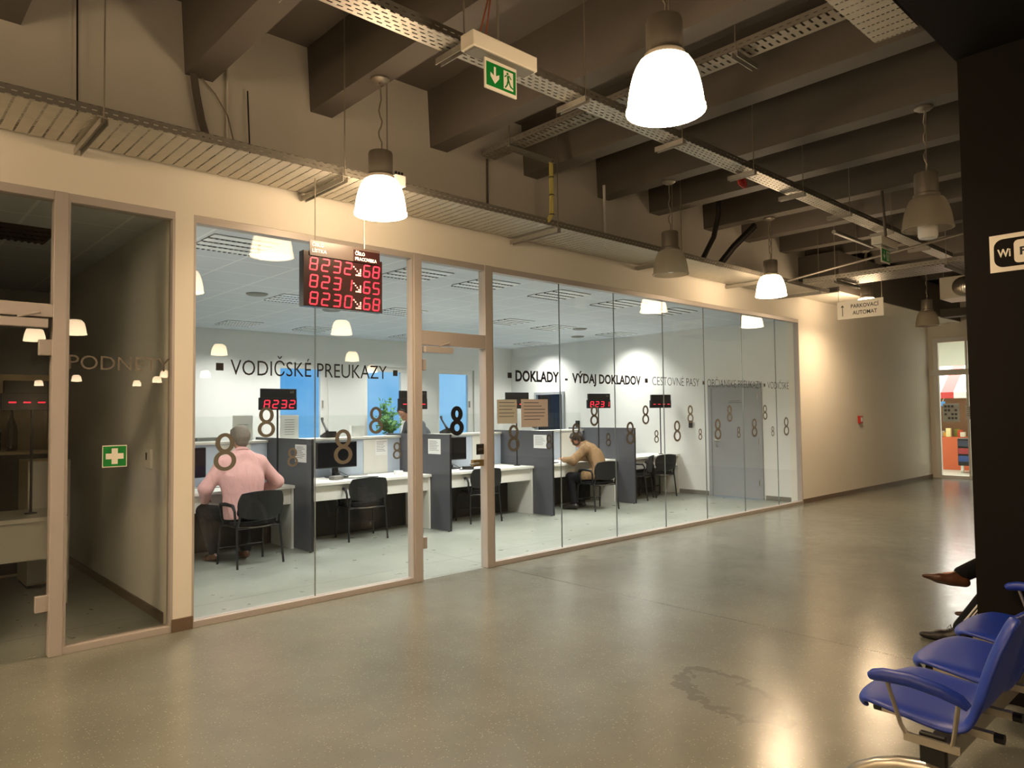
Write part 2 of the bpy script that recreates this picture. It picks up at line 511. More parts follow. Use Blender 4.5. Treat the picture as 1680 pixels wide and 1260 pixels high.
M['cup'] = mat('pale_wood_veneer', '#cbb890', .5, var=.08, scale=4)
M['louvre'] = mat('louvre_reflector', '#eef2f6', .35, var=0)
M['louvre_dark'] = mat('louvre_slots', '#3b3f44', .5, var=0)
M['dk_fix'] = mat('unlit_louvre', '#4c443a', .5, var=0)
# ------------------------------------------------------------------ large structure
X0, X1, YB = -6.0, 18.6, -31.0       # hall extents
WY, WT = 5.71, 5.92                  # hall face and back of the long wall
CZ = 3.19                            # office ceiling
DZ = 4.81                            # hall deck
struct('floor', MB().box(X0, X1, YB, 5.76, -.2, 0), M['floor'])
struct('floor_office', MB().box(X0, 12.3, 5.76, 13.4, -.2, 0), M['floor_office'])
struct('ceiling', MB().box(X0, X1, YB, 5.9, DZ, DZ + .2), M['beam'])
struct('wall_upper', MB().box(X0, 12.05, WY, WT, 3.165, DZ), M['wall'])
struct('wall_right', MB().box(12.05, X1 + .2, WY, WT, 0, DZ), M['wall'])
struct('wall_pier', MB().box(1.82, 1.955, WY, WT, 0, 3.165), M['wall'])
struct('wall_outer_left', MB().box(X0, .06, WY, WT, 0, 3.165), M['wall'])
struct('wall_left', MB().box(X0 - .2, X0, YB, WT, 0, DZ), M['wall'])
struct('wall_back', MB().box(X0 - .2, X1 + .2, YB - .2, YB, 0, DZ), M['wall'])
e = MB().box(X1, X1 + .2, YB, 4.2, 0, DZ).box(X1, X1 + .2, 4.2, 5.71, 3.22, DZ).box(X1, X1 + .2, 5.60, 5.71, 0, 3.22)
struct('wall_end', e, M['wall'])
struct('baseboard_right', MB().box(12.05, X1, WY - .012, WY, 0, .075), M['base'])
struct('baseboard_pier', MB().box(1.812, 1.963, WY - .012, WY + .01, 0, .095), M['base'])

# rib beams of the deck, square to the glass wall
bx = [-5.7, -4.45, -3.2, -1.95, -.6, .61, 1.88, 2.93, 4.22, 5.51, 6.77, 7.83, 9.14, 10.22, 11.45, 12.37, 13.7, 14.92, 16.2, 17.4]
for i, x in enumerate(bx):
    b = MB()
    vs = []
    for y in (1.0, WY + .02):
        vs += [(x, y, 4.25), (x + .21, y, 4.25), (x + .25, y, DZ + .02), (x - .03, y, DZ + .02)]
    b.add(vs, [(0, 1, 2, 3), (7, 6, 5, 4), (0, 4, 5, 1), (1, 5, 6, 2), (2, 6, 7, 3), (3, 7, 4, 0)])
    struct('ceiling_beam', b, M['beam'])
    if i % 2 == 0:
        b2 = MB().box(x, x + .21, YB, .7, 4.25, DZ + .02)
        struct('ceiling_beam', b2, M['beam'])
# dark main girder on the column
struct('main_beam', MB().box(X0, X1, .45, 1.235, 3.6, DZ), M['dark'])
struct('column', MB().box(4.65, 5.22, .55, 1.225, 0, 3.6), M['dark'])
struct('column', MB().box(12.2, 12.8, .55, 1.225, 0, 3.6), M['dark'])
# boxed soffit at the far right of the wall
so_ = struct('soffit', MB().box(12.1, 18.6, 5.02, 5.71, 3.57, 4.25), M['beam'])  # shade on front and end painted as dark colour; the box itself is cream
part('underside', MB().box(12.1, 18.6, 5.02, 5.71, 3.555, 3.57), M['wall'], so_)

# ---- office and side room shells
struct('ceiling_office', MB().box(1.95, 12.12, WT, 13.1, CZ, CZ + .15), M['ceil_tile'])
struct('ceiling_side_room', MB().box(X0, 1.86, WT, 10.6, CZ, CZ + .15), M['ceil_tile'])
struct('wall_between', MB().box(1.86, 1.95, WT, 13.1, 0, CZ + .15), M['office_wall'])
struct('wall_office_right', MB().box(12.12, 12.3, WT, 6.45, 0, CZ + .15).box(12.12, 12.3, 7.55, 11.3, 0, CZ + .15).box(12.12, 12.3, 12.27, 13.1, 0, CZ + .15)
       .box(12.12, 12.3, 6.45, 7.55, 2.09, CZ + .15).box(12.12, 12.3, 11.3, 12.27, 2.09, CZ + .15), M['office_wall'])
wins = [(6.03, 7.12), (7.95, 9.04), (9.83, 10.92)]
bw = MB().box(1.86, 6.03, 13.1, 13.4, 0, CZ + .15).box(6.03, 10.92, 13.1, 13.4, 0, 1.02).box(6.03, 10.92, 13.1, 13.4, 2.62, CZ + .15)
bw.box(7.12, 7.95, 13.1, 13.4, 1.02, 2.62).box(9.04, 9.83, 13.1, 13.4, 1.02, 2.62).box(10.92, 12.3, 13.1, 13.4, 0, CZ + .15)
struct('wall_office_back', bw, M['office_wall'])
struct('wall_side_room_back', MB().box(X0, 1.86, 10.6, 10.8, 0, CZ + .15), M['office_wall'])
struct('wall_side_room_left', MB().box(-3.2, -3.0, WT, 10.6, 0, CZ + .15), M['office_wall'])
struct('baseboard_office_right', MB().box(12.105, 12.12, 7.58, 8.3, 0, .08).box(12.105, 12.12, WT, 6.42, 0, .08), M['base_office'])
struct('baseboard_side_room', MB().box(1.845, 1.86, WT, 10.6, 0, .075), M['base'])

def text_mesh(s, h, w=None, bold=0.0, space=1.0, ext=.0008):
    cu = bpy.data.curves.new('t', 'FONT')
    cu.body = s; cu.size = 1; cu.offset = bold; cu.space_character = space; cu.extrude = 0; cu.resolution_u = 3
    cu.fill_mode = 'FRONT'
    o = bpy.data.objects.new('t', cu)
    COL.objects.link(o)
    dg = bpy.context.evaluated_depsgraph_get()
    me = bpy.data.meshes.new_from_object(o.evaluated_get(dg))
    bpy.data.objects.remove(o); bpy.data.curves.remove(cu)
    co = np.array([v.co[:] for v in me.vertices])
    lo, hi = co.min(0), co.max(0)
    # cap height taken from a plain capital
    cap = .70
    sy = h / cap
    sx = sy if w is None else w / (hi[0] - lo[0])
    mb = MB()
    vs = [((x - lo[0]) * sx, 0, y * sy) for x, y, z in co]
    mb.add(vs, [tuple(p.vertices) for p in me.polygons])
    W_ = (hi[0] - lo[0]) * sx
    bpy.data.meshes.remove(me)
    return mb, W_

def shift(mb, dx=0, dy=0, dz=0):
    mb.v = [(x + dx, y + dy, z + dz) for x, y, z in mb.v]
    return mb

def xf(mb, Mx):
    mb.v = [tuple(Mx @ Vector(p)) for p in mb.v]
    return mb

# ---- glazed front: frames, panes and doors
def pane(parent, x0, x1, z0, z1, name='glass'):
    return part(name, MB().box(x0, x1, 5.755, 5.767, z0, z1), M['glass'], parent)

GF = 5.70
def glazing(name, x0, x1, seams, posts=()):
    fr = struct(name, MB().box(x0, x1, 5.71, 5.80, 3.105, 3.165).box(x0, x1, 5.71, 5.80, 0, .05), M['frame'], bevel=.003)
    s = MB().box(x0, x0 + .018, 5.71, 5.80, .05, 3.105).box(x1 - .018, x1, 5.71, 5.80, .05, 3.105)
    part('side_frame', s, M['frame'], fr)
    xs = [x0 + .018] + list(seams) + [x1 - .018]
    for a, b in zip(xs[:-1], xs[1:]):
        pane(fr, a + .003, b - .003, .05, 3.105)
        if b < x1 - .05:
            part('silicone_joint', MB().box(b - .003, b + .003, 5.7545, 5.7675, .05, 3.105), M['joint'], fr)
    return fr
glazing('window_1', 1.11, 1.82, [])
glazing('window_2', 1.955, 4.01, [3.0])
glazing('window_3', 5.01, 12.05, [6.1, 7.1, 8.14, 9.15, 10.22, 11.29])
# post between side-room pane and its door
struct('trim_post', MB().box(1.03, 1.11, 5.70, 5.81, 0, 3.165), M['frame'], bevel=.004)
struct('trim_post', MB().box(4.01, 4.10, 5.70, 5.81, 0, 3.165), M['frame'], bevel=.004)
struct('trim_post', MB().box(4.915, 5.01, 5.70, 5.81, 0, 3.165), M['frame'], bevel=.004)
struct('trim_post', MB().box(.06, .14, 5.70, 5.81, 0, 3.165), M['frame'], bevel=.004)

def glass_door(name, x0, x1, tz0, tz1, hinge):
    d = struct(name, MB().box(x0, x1, 5.705, 5.80, tz0, tz1).box(x0, x1, 5.71, 5.80, 3.105, 3.165), M['frame'], bevel=.003)
    part('transom_glass', MB().box(x0, x1, 5.755, 5.767, tz1, 3.105), M['glass'], d)
    part('door_leaf', MB().box(x0 + .012, x1 - .012, 5.75, 5.762, .012, tz0 - .012), M['glass'], d)
    hx = x0 if hinge == 'l' else x1
    sgn = 1 if hinge == 'l' else -1
    for z in (.30, 2.03):
        a, b = sorted((hx - sgn * .012, hx + sgn * .075))
        part('hinge', MB().box(a, b, 5.735, 5.778, z, z + .11), M['frame'], d, bevel=.006)
    a, b = sorted((hx + sgn * .03, hx + sgn * .38))
    part('door_closer', MB().box(a, b, 5.69, 5.74, tz0 - .075, tz0 - .015), M['frame'], d, bevel=.004)
    part('closer_arm', MB().cyl(((a + b) / 2, 5.70, tz0 - .01), ((a + b) / 2 + .13, 5.70, tz0 + .03), .008), M['frame'], d)
    return d
glass_door('door_1', .14, 1.03, 2.29, 2.38, 'r')
d2 = glass_door('door_2', 4.10, 4.915, 2.28, 2.42, 'l')
lk = part('door_handle', MB().box(4.76, 4.905, 5.735, 5.778, 1.055, 1.125), mat('brass_lock', '#a08a5c', .3, metal=.8), d2, bevel=.006)
part('lever', MB().tube([(4.80, 5.735, 1.09), (4.80, 5.69, 1.09), (4.68, 5.685, 1.085)], .009), M['chrome'], lk)

# ---- office windows
for i, (a, b) in enumerate(wins):
    w = struct('window_%d' % (4 + i), MB().box(a, b, 13.14, 13.22, 1.02, 1.10).box(a, b, 13.14, 13.22, 2.52, 2.62).box(a, a + .09, 13.14, 13.22, 1.10, 2.52).box(b - .16, b, 13.14, 13.22, 1.10, 2.52), M['white'], bevel=.005)
    part('glass', MB().box(a + .09, b - .16, 13.17, 13.18, 1.10, 2.52), M['glass'], w)
    part('window_sill', MB().box(a - .03, b + .03, 13.02, 13.14, .99, 1.02), M['white'], w)
    part('handle', MB().box(b - .13, b - .11, 13.11, 13.14, 1.75, 1.90), M['chrome'], w)
# grey door in the right wall and the dark doorway near the corner
d3 = struct('door_3', MB().box(12.085, 12.13, 6.45, 6.52, 0, 2.09).box(12.085, 12.13, 7.48, 7.55, 0, 2.09).box(12.085, 12.13, 6.52, 7.48, 2.03, 2.09), M['doorgrey'], bevel=.003)
part('door_leaf', MB().box(12.10, 12.14, 6.52, 7.48, .008, 2.03), M['doorgrey'], d3)
h3 = part('door_handle', MB().cyl((12.10, 7.38, 1.05), (12.05, 7.38, 1.05), .011).cyl((12.05, 7.39, 1.05), (12.05, 7.26, 1.05), .010), M['chrome'], d3)
part('lock_plate', MB().cyl((12.102, 7.38, 1.05), (12.094, 7.38, 1.05), .026, 16).cyl((12.102, 7.38, .94), (12.094, 7.38, .94), .026, 16), M['chrome'], d3)
for z in (.25, 1.0, 1.8):
    part('hinge', MB().cyl((12.088, 6.525, z), (12.088, 6.525, z + .1), .012), M['chrome'], d3)
part('small_notice', MB().box(12.097, 12.10, 6.86, 7.10, 1.775, 1.785).box(12.097, 12.10, 6.84, 7.12, 1.745, 1.757), M['print'], d3)
d5 = struct('door_5', MB().box(12.085, 12.13, 11.3, 11.37, 0, 2.09).box(12.085, 12.13, 12.20, 12.27, 0, 2.09).box(12.085, 12.13, 11.37, 12.20, 2.03, 2.09), M['doorgrey'], bevel=.003)
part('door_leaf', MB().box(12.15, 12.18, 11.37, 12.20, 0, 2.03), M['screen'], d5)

# ---- end-of-hall glazed door and the market passage behind it
d4 = struct('door_4', MB().box(18.56, 18.66, 5.50, 5.60, 0, 3.22).box(18.56, 18.66, 4.2, 5.50, 3.12, 3.22).box(18.56, 18.66, 4.2, 5.50, 0, .07).box(18.56, 18.66, 4.90, 4.95, .07, 3.12), M['white'], bevel=.004)
part('transom_bar', MB().box(18.46, 18.68, 4.2, 5.66, 2.36, 2.49), M['white'], d4, bevel=.004)
part('glass', MB().box(18.60, 18.61, 4.95, 5.50, .07, 2.36), M['glass'], d4)
part('glass', MB().box(18.60, 18.61, 4.2, 4.90, .07, 2.36), M['glass'], d4)
part('transom_glass', MB().box(18.60, 18.61, 4.2, 5.50, 2.49, 3.12), M['glass'], d4)
M['pass_floor'] = mat('passage_floor', '#b9c4b4', .3, var=.06, scale=3)
M['pass_wall'] = mat('passage_wall', '#e6e6dc', .7, var=.02)
struct('floor_passage', MB().box(18.6, 27, 3.6, 9.6, -.2, 0), M['pass_floor'])
struct('ceiling_passage', MB().box(18.8, 27, 3.6, 9.6, 3.9, 4.05), M['pass_wall'])
struct('wall_passage', MB().box(27, 27.2, 3.6, 9.6, 0, 4.05).box(18.8, 27, 9.6, 9.8, 0, 4.05).box(18.8, 27, 3.4, 3.6, 0, 4.05).box(18.62, 18.8, 5.71, 9.6, 0, 4.05), M['pass_wall'])
la = bpy.data.lights.new('passage_light', 'AREA'); la.shape = 'RECTANGLE'; la.size = 4.0; la.size_y = 2.0; la.energy = 420; la.color = (1, .97, .9)
lo = bpy.data.objects.new('passage_light', la); COL.objects.link(lo); lo.location = (22, 6.4, 3.88)
# ------------------------------------------------------------------ pendant lamps
def dome(n=12):
    pr = []
    for i in range(n + 1):
        t = i / n
        pr.append((.096 + .103 * math.sqrt(max(0, 1 - t ** 1.55)), .014 + .275 * t))
    return [(.188, -.004), (.206, 0), (.206, .014)] + pr
def over(x, a=.0):
    return 4.247 if any(b - .035 - a <= x <= b + .255 + a for b in bx) else DZ - .003
def lamp(x, y, lit, label, group=None, rim=3.165, bulb=False, top=4.25, small=False):
    top = over(x)
    t = thing('pendant_lamp', label, 'lamp', (x, y, rim), 0, group)
    seg = 14 if small else 26
    pr = dome(5 if small else 12)
    sh = MB().lathe(pr, seg=seg, cap=False)
    part('lamp_shade', sh, M['shade_lit' if lit else 'shade_off'], t, ang=60)
    zt = pr[-1][1]
    cp = MB().lathe([(.02, zt + .20), (.090, zt + .205), (.095, zt + .19), (.095, zt + .025), (.107, zt + .015), (.107, zt - .008), (.094, zt - .018)], seg=seg)
    part('lamp_housing', cp, M['lampcap'], t)
    if not small:
        n = 14; zc = zt + .20; L = top - rim - zc
        path = [(.012 * math.sin(k * 1.3) * (1 if 0 < k < n else 0), .010 * math.cos(k * 1.7) * (1 if 0 < k < n else 0), zc + L * k / n) for k in range(n + 1)]
        part('cord', MB().tube(path, .006, 6), M['wire'], t)
        part('suspension_wire', MB().cyl((.075, .02, zt + .19), (.06, .0, top - rim), .005, 6), M['wire'], t)
        part('ceiling_rose', MB().lathe([(.01, top - rim - .035), (.05, top - rim - .03), (.075, top - rim - .012), (.075, top - rim)], seg=18), M['lampcap'], t)
    else:
        part('cord', MB().cyl((0, 0, zt + .19), (0, 0, (over(x) if .5 < y else DZ - .003) - rim), .008, 6), M['wire'], t)
    if bulb:
        part('bulb', MB().lathe([(.02, -.085), (.07, -.08), (.078, -.06), (.078, .06), (.04, .12), (.03, .28)], seg=20), M['white'], t)
    elif not lit:
        part('bulb', MB().lathe([(.012, .02), (.035, .03), (.045, .07), (.03, .14), (.025, .28)], seg=14), M['white'], t)
    if lit:
        l = bpy.data.lights.new('lamp_glow', 'AREA'); l.shape = 'DISK'; l.size = .34; l.energy = LAMP_W; l.color = LAMP_COL; l.spread = R(165)
        o = bpy.data.objects.new('lamp_glow', l); COL.objects.link(o); o.parent = t; o.location = (0, 0, .004)
    return t
G1 = 'pendant lamps of the hall'
lamp(3.12, 2.16, True, 'large lit pendant lamp nearest the camera, in front of the central cable tray', G1)
lamp(3.05, 4.78, True, 'lit pendant lamp hanging right above the red number display', G1)
lamp(6.91, 4.76, False, 'unlit pendant lamp in front of the wide cable tray, between two lit ones', G1)
lamp(9.3, 4.78, True, 'lit pendant lamp above the far end of the glass wall, left of the parking sign', G1)
lamp(6.91, 2.09, False, 'large unlit grey pendant lamp with a white bulb, beside the dark column', G1, bulb=True)
lamp(12.45, 4.72, True, 'lit pendant lamp mostly hidden behind the hanging white parking sign', G1)
lamp(15.0, 4.60, False, 'small unlit pendant lamp in front of the glazed end door', G1)
G2 = 'lamps mirrored in the glass wall'
LB = 'lit pendant lamp out of view, mirrored in the glass or added to brighten the left'
for x, y in ((-.75, 4.78), (-.75, 2.16), (-2.75, 4.78), (7.2, -1.2), (3.2, -4.2), (2.84, -6.0), (7.1, -7.3), (-4.75, 4.78), (-4.75, 2.08), (7.35, -24.2), (6.9, -29.8), (10.8, -28), (10.5, -23.8), (10.7, -18.3), (9.4, -19.1), (14.6, -12), (11.0, -7.3)):  # left-hand lamps are unseen, most of them added to brighten the side room
    lamp(x, y, True, LB, G2, small=True, rim=3.2)

# ------------------------------------------------------------------ cable trays
def tray_x(name, label, x0, x1, y0, y1, z, side, m):
    t = thing(name, label, 'cable tray', (x0, y0, z))
    L, w = x1 - x0, y1 - y0
    part('tray_bottom', MB().box(0, L, 0, w, 0, .0015), m, t)
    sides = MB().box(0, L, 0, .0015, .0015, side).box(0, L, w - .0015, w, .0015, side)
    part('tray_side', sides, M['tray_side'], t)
    lips = MB().box(0, L, 0, .012, side, side + .0015).box(0, L, w - .012, w, side, side + .0015)
    part('tray_lip', lips, M['steel'], t)
    return t
def tray_y(name, label, x0, x1, y0, y1, z, side, m):
    t = thing(name, label, 'cable tray', (x0, y0, z))
    w, L = x1 - x0, y1 - y0
    part('tray_bottom', MB().box(0, w, 0, L, 0, .0015), m, t)
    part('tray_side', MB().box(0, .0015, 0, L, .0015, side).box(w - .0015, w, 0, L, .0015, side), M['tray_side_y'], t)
    part('tray_lip', MB().box(0, .012, 0, L, side, side + .0015).box(w - .012, w, 0, L, side, side + .0015), M['steel'], t)
    return t
def channel(mb, a, b, s=.021):
    """open strut channel from a to b, mouth downwards"""
    a = Vector(a); b = Vector(b); d = (b - a).normalized(); n = d.cross(Vector((0, 0, 1))).normalized()
    up = Vector((0, 0, 1))
    for off, wd, ht, dz in ((0, s, .0025, s), (s, .0025, s, 0), (-s, .0025, s, 0)):
        vs = []
        for p in (a, b):
            for sx_, sz_ in ((-1, -1), (1, -1), (1, 1), (-1, 1)):
                vs.append(p + n * (off + sx_ * wd) + up * (dz + sz_ * ht))
        mb.add(vs, [(0, 1, 2, 3), (7, 6, 5, 4), (0, 4, 5, 1), (1, 5, 6, 2), (2, 6, 7, 3), (3, 7, 4, 0)])
    return mb
tA = tray_x('cable_tray', 'wide perforated cable tray running above the glass wall', X0 + .05, 11.75, 5.03, 5.66, 3.5, .065, M['trayA'])
tB = tray_x('cable_tray', 'narrow slotted cable tray along the middle of the ceiling', .9, 12.6, 3.47, 3.65, 3.95, .06, M['trayB'])
tC = tray_y('cable_tray', 'cross tray under the ribs, ending short of the wall above the yellow cable bundle', 4.64, 4.82, 1.62, 5.42, 4.185, .06, M['trayC'])
tD = tray_x('cable_tray', 'perforated tray hugging the dark girder at the upper right', 2.2, 5.12, 1.56, 1.835, 4.10, .06, M['trayA'])
tE = tray_y('cable_tray', 'far cross tray behind the hanging parking sign', 10.65, 11.35, 1.3, 4.96, 3.52, .065, M['trayC'])
def hanger(parent, P, rods, label=None):
    ox = Vector(parent.location)
    mb = channel(MB(), Vector(P[0]) - ox, Vector(P[1]) - ox)
    h = part('bracket', mb, M['steel'], parent)
    for q in rods:
        r = MB().cyl(Vector(q[:3]) - ox, Vector(q[:3]) - ox + Vector((0, 0, over(q[0], .01) - q[2])), .005, 6)
        part('threaded_rod', r, M['wire'], h)
for x in (-1.0, 1.16, 2.86, 5.3, 7.5, 9.7, 11.3):
    hanger(tA, ((x, 4.985, 3.458), (x, 5.70, 3.458)), [(x, 5.0, 3.46, 0)])
for x in (1.7, 2.82, 3.97, 5.22, 6.43, 7.48, 8.68, 10.0, 11.4):
    hanger(tB, ((x, 3.43, 3.908), (x, 3.72, 3.908)), [(x, 3.45, 3.9, 0)])
for y, xr in ((4.99, 5.23), (2.6, 4.9)):
    hanger(tC, ((4.61, y, 4.143), (xr, y, 4.143)), [(4.625, y, 4.145, 0)])
for y in (4.45, 3.0):
    hanger(tE, ((10.58, y, 3.478), (11.42, y, 3.478)), [(10.6, y, 3.48, 0), (11.4, y, 3.48, 0)])

# ------------------------------------------------------------------ conduits and cable runs
def run(name, label, cat, path, r, m, seg=8):
    p0 = Vector(path[0])
    o = part(name, MB().tube([Vector(p) - p0 for p in path], r, seg), m)
    o.location = p0
    return tag(o, label, cat)
cb = thing('cable_bundle', 'yellow-green cable bundle tied between the cross tray and the wide tray', 'cable', (5.20, 4.99, 3.50))
rnd = random.Random(4)
b = MB()
for k in range(6):
    a = k * PI / 3
    pts = []
    for i in range(9):
        z = i / 8
        pts.append((.016 * math.cos(a + z * 1.6) + .002 * rnd.uniform(-1, 1), .016 * math.sin(a + z * 1.6) + (.07 if i == 0 else 0), (.02 if i == 0 else .03) + z * .63))
    b.tube(pts, .008, 6)
part('cables', b, M['cable_y'], cb)
for z in (.10, .30, .48, .64):
    part('cable_tie', MB().lathe([(.026, z - .006), (.028, z), (.026, z + .006)], seg=12, cap=False), M['cable_k'], cb)
run('conduit', 'pale vertical conduit between the ribs and the tray, left of the first unlit lamp', 'pipe', [(6.60, 5.45, 3.56), (6.58, 5.45, 4.30)], .017, M['white'])
run('flat_cable', 'flat dark cable strip hanging down the wall from the second rib', 'cable', [(1.93, 5.67, 4.27), (1.95, 5.66, 4.1), (1.99, 5.66, 3.9), (2.06, 5.6, 3.58)], .03, M['beam'])
run('wire', 'thin loose wire curving down beside the flat cable strip', 'cable', [(2.0, 5.69, 4.25), (2.1, 5.68, 4.15), (2.2, 5.68, 4.0), (2.24, 5.66, 3.8), (2.24, 5.6, 3.57)], .006, M['wire'])
run('cable', 'thick dark cable dropping into the wide tray behind the unlit lamp', 'cable', [(8.4, 5.0, 4.6), (8.45, 5.05, 4.2), (8.4, 5.1, 3.9), (8.25, 5.2, 3.57)], .035, M['cable_k'])
run('cable', 'pair of dark cables slanting steeply down into the wide tray', 'cable', [(9.3, 5.0, 4.2), (8.98, 5.15, 3.88), (8.72, 5.25, 3.58)], .035, M['cable_k'])
run('cable', 'second slanting dark cable just beside the pair', 'cable', [(9.42, 5.05, 4.2), (9.1, 5.2, 3.88), (8.84, 5.3, 3.58)], .028, M['cable_k'])
run('wall_conduit', 'thin vertical conduit on the wall above the red number display', 'pipe', [(2.2, 5.69, 3.57), (2.2, 5.69, 4.5)], .012, M['wall'])
run('wall_conduit', 'dark thin conduit on the wall between third and fourth rib', 'pipe', [(4.95, 5.69, 3.57), (4.95, 5.69, 4.3)], .012, M['beam'])
run('wall_cable', 'dark thin cable down the wall at the far upper left', 'cable', [(1.15, 5.66, 3.57), (1.14, 5.68, 4.8)], .006, M['cable_k'])
run('wall_cable', 'dark cable down the wall just left of the first lamp cord', 'cable', [(2.38, 5.66, 3.57), (2.36, 5.68, 4.25)], .006, M['cable_k'])
cd = run('conduit', 'long pale conduit crossing the hall between two lit lamps and the parking sign', 'pipe', [(10.25, 5.0, 3.52), (10.25, 4.2, 3.62), (10.25, 2.6, 3.80)], .017, M['lampcap'])
run('down_pipe', 'dark vertical pipe dropping to the far exit sign', 'pipe', [(9.22, 3.25, 3.69), (9.2, 3.27, 4.26)], .016, M['beam'])
run('tube_fitting', 'short grey fluorescent tube holder under the ribs beside the central tray', 'lamp', [(9.95, 4.18, 4.05), (11.3, 4.18, 4.05)], .03, M['steel'])
jb = thing('junction_box', 'small white junction box on the tray edge right of the lamp', 'box', (3.36, 4.985, 3.50))
part('box_body', MB().box(-.05, .05, -.03, .03, 0, .095), M['white'], jb, bevel=.006)
g = MB()
for k in (-.03, 0, .03):
    g.cyl((k, 0, .095), (k, 0, .125), .010)
part('cable_gland', g, M['blackp'], jb)
rc = thing('cable_coil', 'small red cable coil hanging on the central tray', 'cable', (6.55, 3.66, 3.90))
b = MB()
for k in range(3):
    b.tube([(.05 * k + .045 * math.cos(a * PI / 6), 0.01 * k, .05 * math.sin(a * PI / 6) + .01) for a in range(13)], .011, 6)
part('coil', b, M['red'], rc)

# ------------------------------------------------------------------ emergency exit signs
def sign_parts(t, face):
    part('sign_plate', MB().box(.135, .40, .055, .067, -.195, 0), M['signw'], t, bevel=.003)
    p = part('green_panel', MB().box(.147, .388, .0525, .055, -.175, -.03), M['green'], t)
    f = lambda u, v, w: (u, .0520 - w, v)
    ar = [(.205, -.05), (.205, -.105), (.178, -.090), (.178, -.115), (.2135, -.155), (.249, -.115), (.249, -.090), (.222, -.105), (.222, -.05)]
    part('arrow', MB().prism(ar, f, .0005), M['signw'], p)
    dr = [(.285, -.045), (.365, -.045), (.365, -.160), (.285, -.160)]
    q = part('doorway_symbol', MB().prism(dr, f, .0005), M['signw'], p)
    f2 = lambda u, v, w: (u, .0514 - w, v)
    man = MB()
    man.prism([(.318 + .009 * math.cos(a), -.060 + .009 * math.sin(a)) for a in [k * PI / 5 for k in range(10)]], f2, .0004)
    for poly in ([(.312, -.073), (.328, -.070), (.334, -.105), (.316, -.108)], [(.312, -.073), (.296, -.088), (.290, -.082), (.310, -.066)], [(.326, -.072), (.345, -.092), (.352, -.086), (.330, -.064)],
                 [(.316, -.105), (.330, -.103), (.318, -.135), (.300, -.155), (.293, -.149), (.308, -.130)], [(.322, -.106), (.334, -.104), (.346, -.130), (.366, -.140), (.362, -.149), (.338, -.140)]):
        man.prism(poly, f2, .0004)
    part('running_figure', man, M['green'], q)
def exit_sign(name, label, loc, cables):
    t = thing(name, label, 'sign', loc)
    part('housing', MB().box(0, .53, 0, .12, 0, .095), M['signw'], t, bevel=.006)
    part('diffuser', MB().box(.02, .51, .012, .108, -.008, 0), M['seatgrey'], t)
    sign_parts(t, -1)
    part('hanging_rod', MB().cyl((.25, .06, .09), (.25, .06, 4.3 - loc[2]), .006, 6), M['wire'], t)
    if cables:
        b = MB()
        for k in (0, 1):
            b.tube([(.10 + .05 * k, .06, .12), (.14 + .03 * k, .06, .25), (.17 + .02 * k, .06, .36), (.18, .06, .55)], .005, 6)
        part('cable', b, M['cable_r'], t)
        b = MB()
        for k in (0, 1):
            b.lathe([(.02, .09), (.022, .115), (.012, .13)], c=(.10 + .05 * k, .06, 0), seg=12)
        part('cable_gland', b, M['seatgrey'], t)
    return t
exit_sign('exit_sign', 'green emergency exit sign with white housing beside the nearest ceiling ribs', (2.66, 3.17, 3.765), True)
exit_sign('exit_sign', 'far small emergency exit sign above the conduit near the unlit bulb lamp', (9.0, 3.22, 3.57), False)

# ------------------------------------------------------------------ hanging white parking sign (faces the camera side, -x)
ps = thing('hanging_sign', 'white hanging sign with an arrow reading PARKOVACÍ AUTOMAT', 'sign', (11.0, 4.6, 2.955))
part('board', MB().box(-.004, .004, -.66, 0, 0, .265), M['signw'], ps)
FX = Matrix(((0, 1, 0, -.0048), (-1, 0, 0, 0), (0, 0, 1, 0), (0, 0, 0, 1)))
for s_, off, w_, z_ in (('PARKOVACÍ', .20, .395, .155), ('AUTOMAT', .225, .345, .055)):
    tm, tw = text_mesh(s_, .058, w_, .012)
    shift(tm, off, 0, z_)
    part('lettering', xf(tm, FX), M['letter_dark'], ps)
ar = [(.072, .045), (.082, .045), (.082, .185), (.098, .172), (.100, .182), (.077, .212), (.054, .182), (.056, .172), (.072, .185)]
part('arrow', xf(MB().prism(ar, lambda u, v, w: (u, w, v), .0005), FX), M['letter_dark'], ps)
part('hanging_wire', MB().cyl((0, -.02, .26), (0, -.02, .563), .003, 6).cyl((0, -.64, .26), (0, -.64, .563), .003, 6), M['wire'], ps)

# ------------------------------------------------------------------ Wi-Fi sign on the column
wf = thing('wifi_sign', 'white and black Wi-Fi sign fixed on the dark column', 'sign', (4.65, 1.10, 2.345))
F2 = Matrix(((0, 1, 0, -.0035), (-1, 0, 0, 0), (0, 0, 1, 0), (0, 0, 0, 1)))
part('sheet', MB().box(-.003, 0, -.30, 0, 0, .205), M['signw'], wf)
def rrect(x0, x1, z0, z1, r, n=6):
    o = []
    for cx, cz, a0 in ((x1 - r, z1 - r, 0), (x0 + r, z1 - r, 90), (x0 + r, z0 + r, 180), (x1 - r, z0 + r, 270)):
        for k in range(n + 1):
            a = R(a0 + 90 * k / n)
            o.append((cx + r * math.cos(a), cz + r * math.sin(a)))
    return o
fl = lambda u, v, w: (u, -w, v)
part('black_shape', xf(MB().prism(rrect(.02, .28, .025, .18, .045), fl, .0004), F2), M['dark'], wf)
part('white_field', xf(shift(MB().prism(rrect(.113, .262, .04, .165, .022), fl, .0004), 0, -.0006), F2), M['signw'], wf)
for s_, o_, w_, m_ in (('Wi', .036, .062, 'signw'), ('Fi', .14, .045, 'ink')):
    tm, tw = text_mesh(s_, .042, w_, .03)
    part('lettering', xf(shift(tm, o_, -.0016, .082), F2), M[m_], wf)

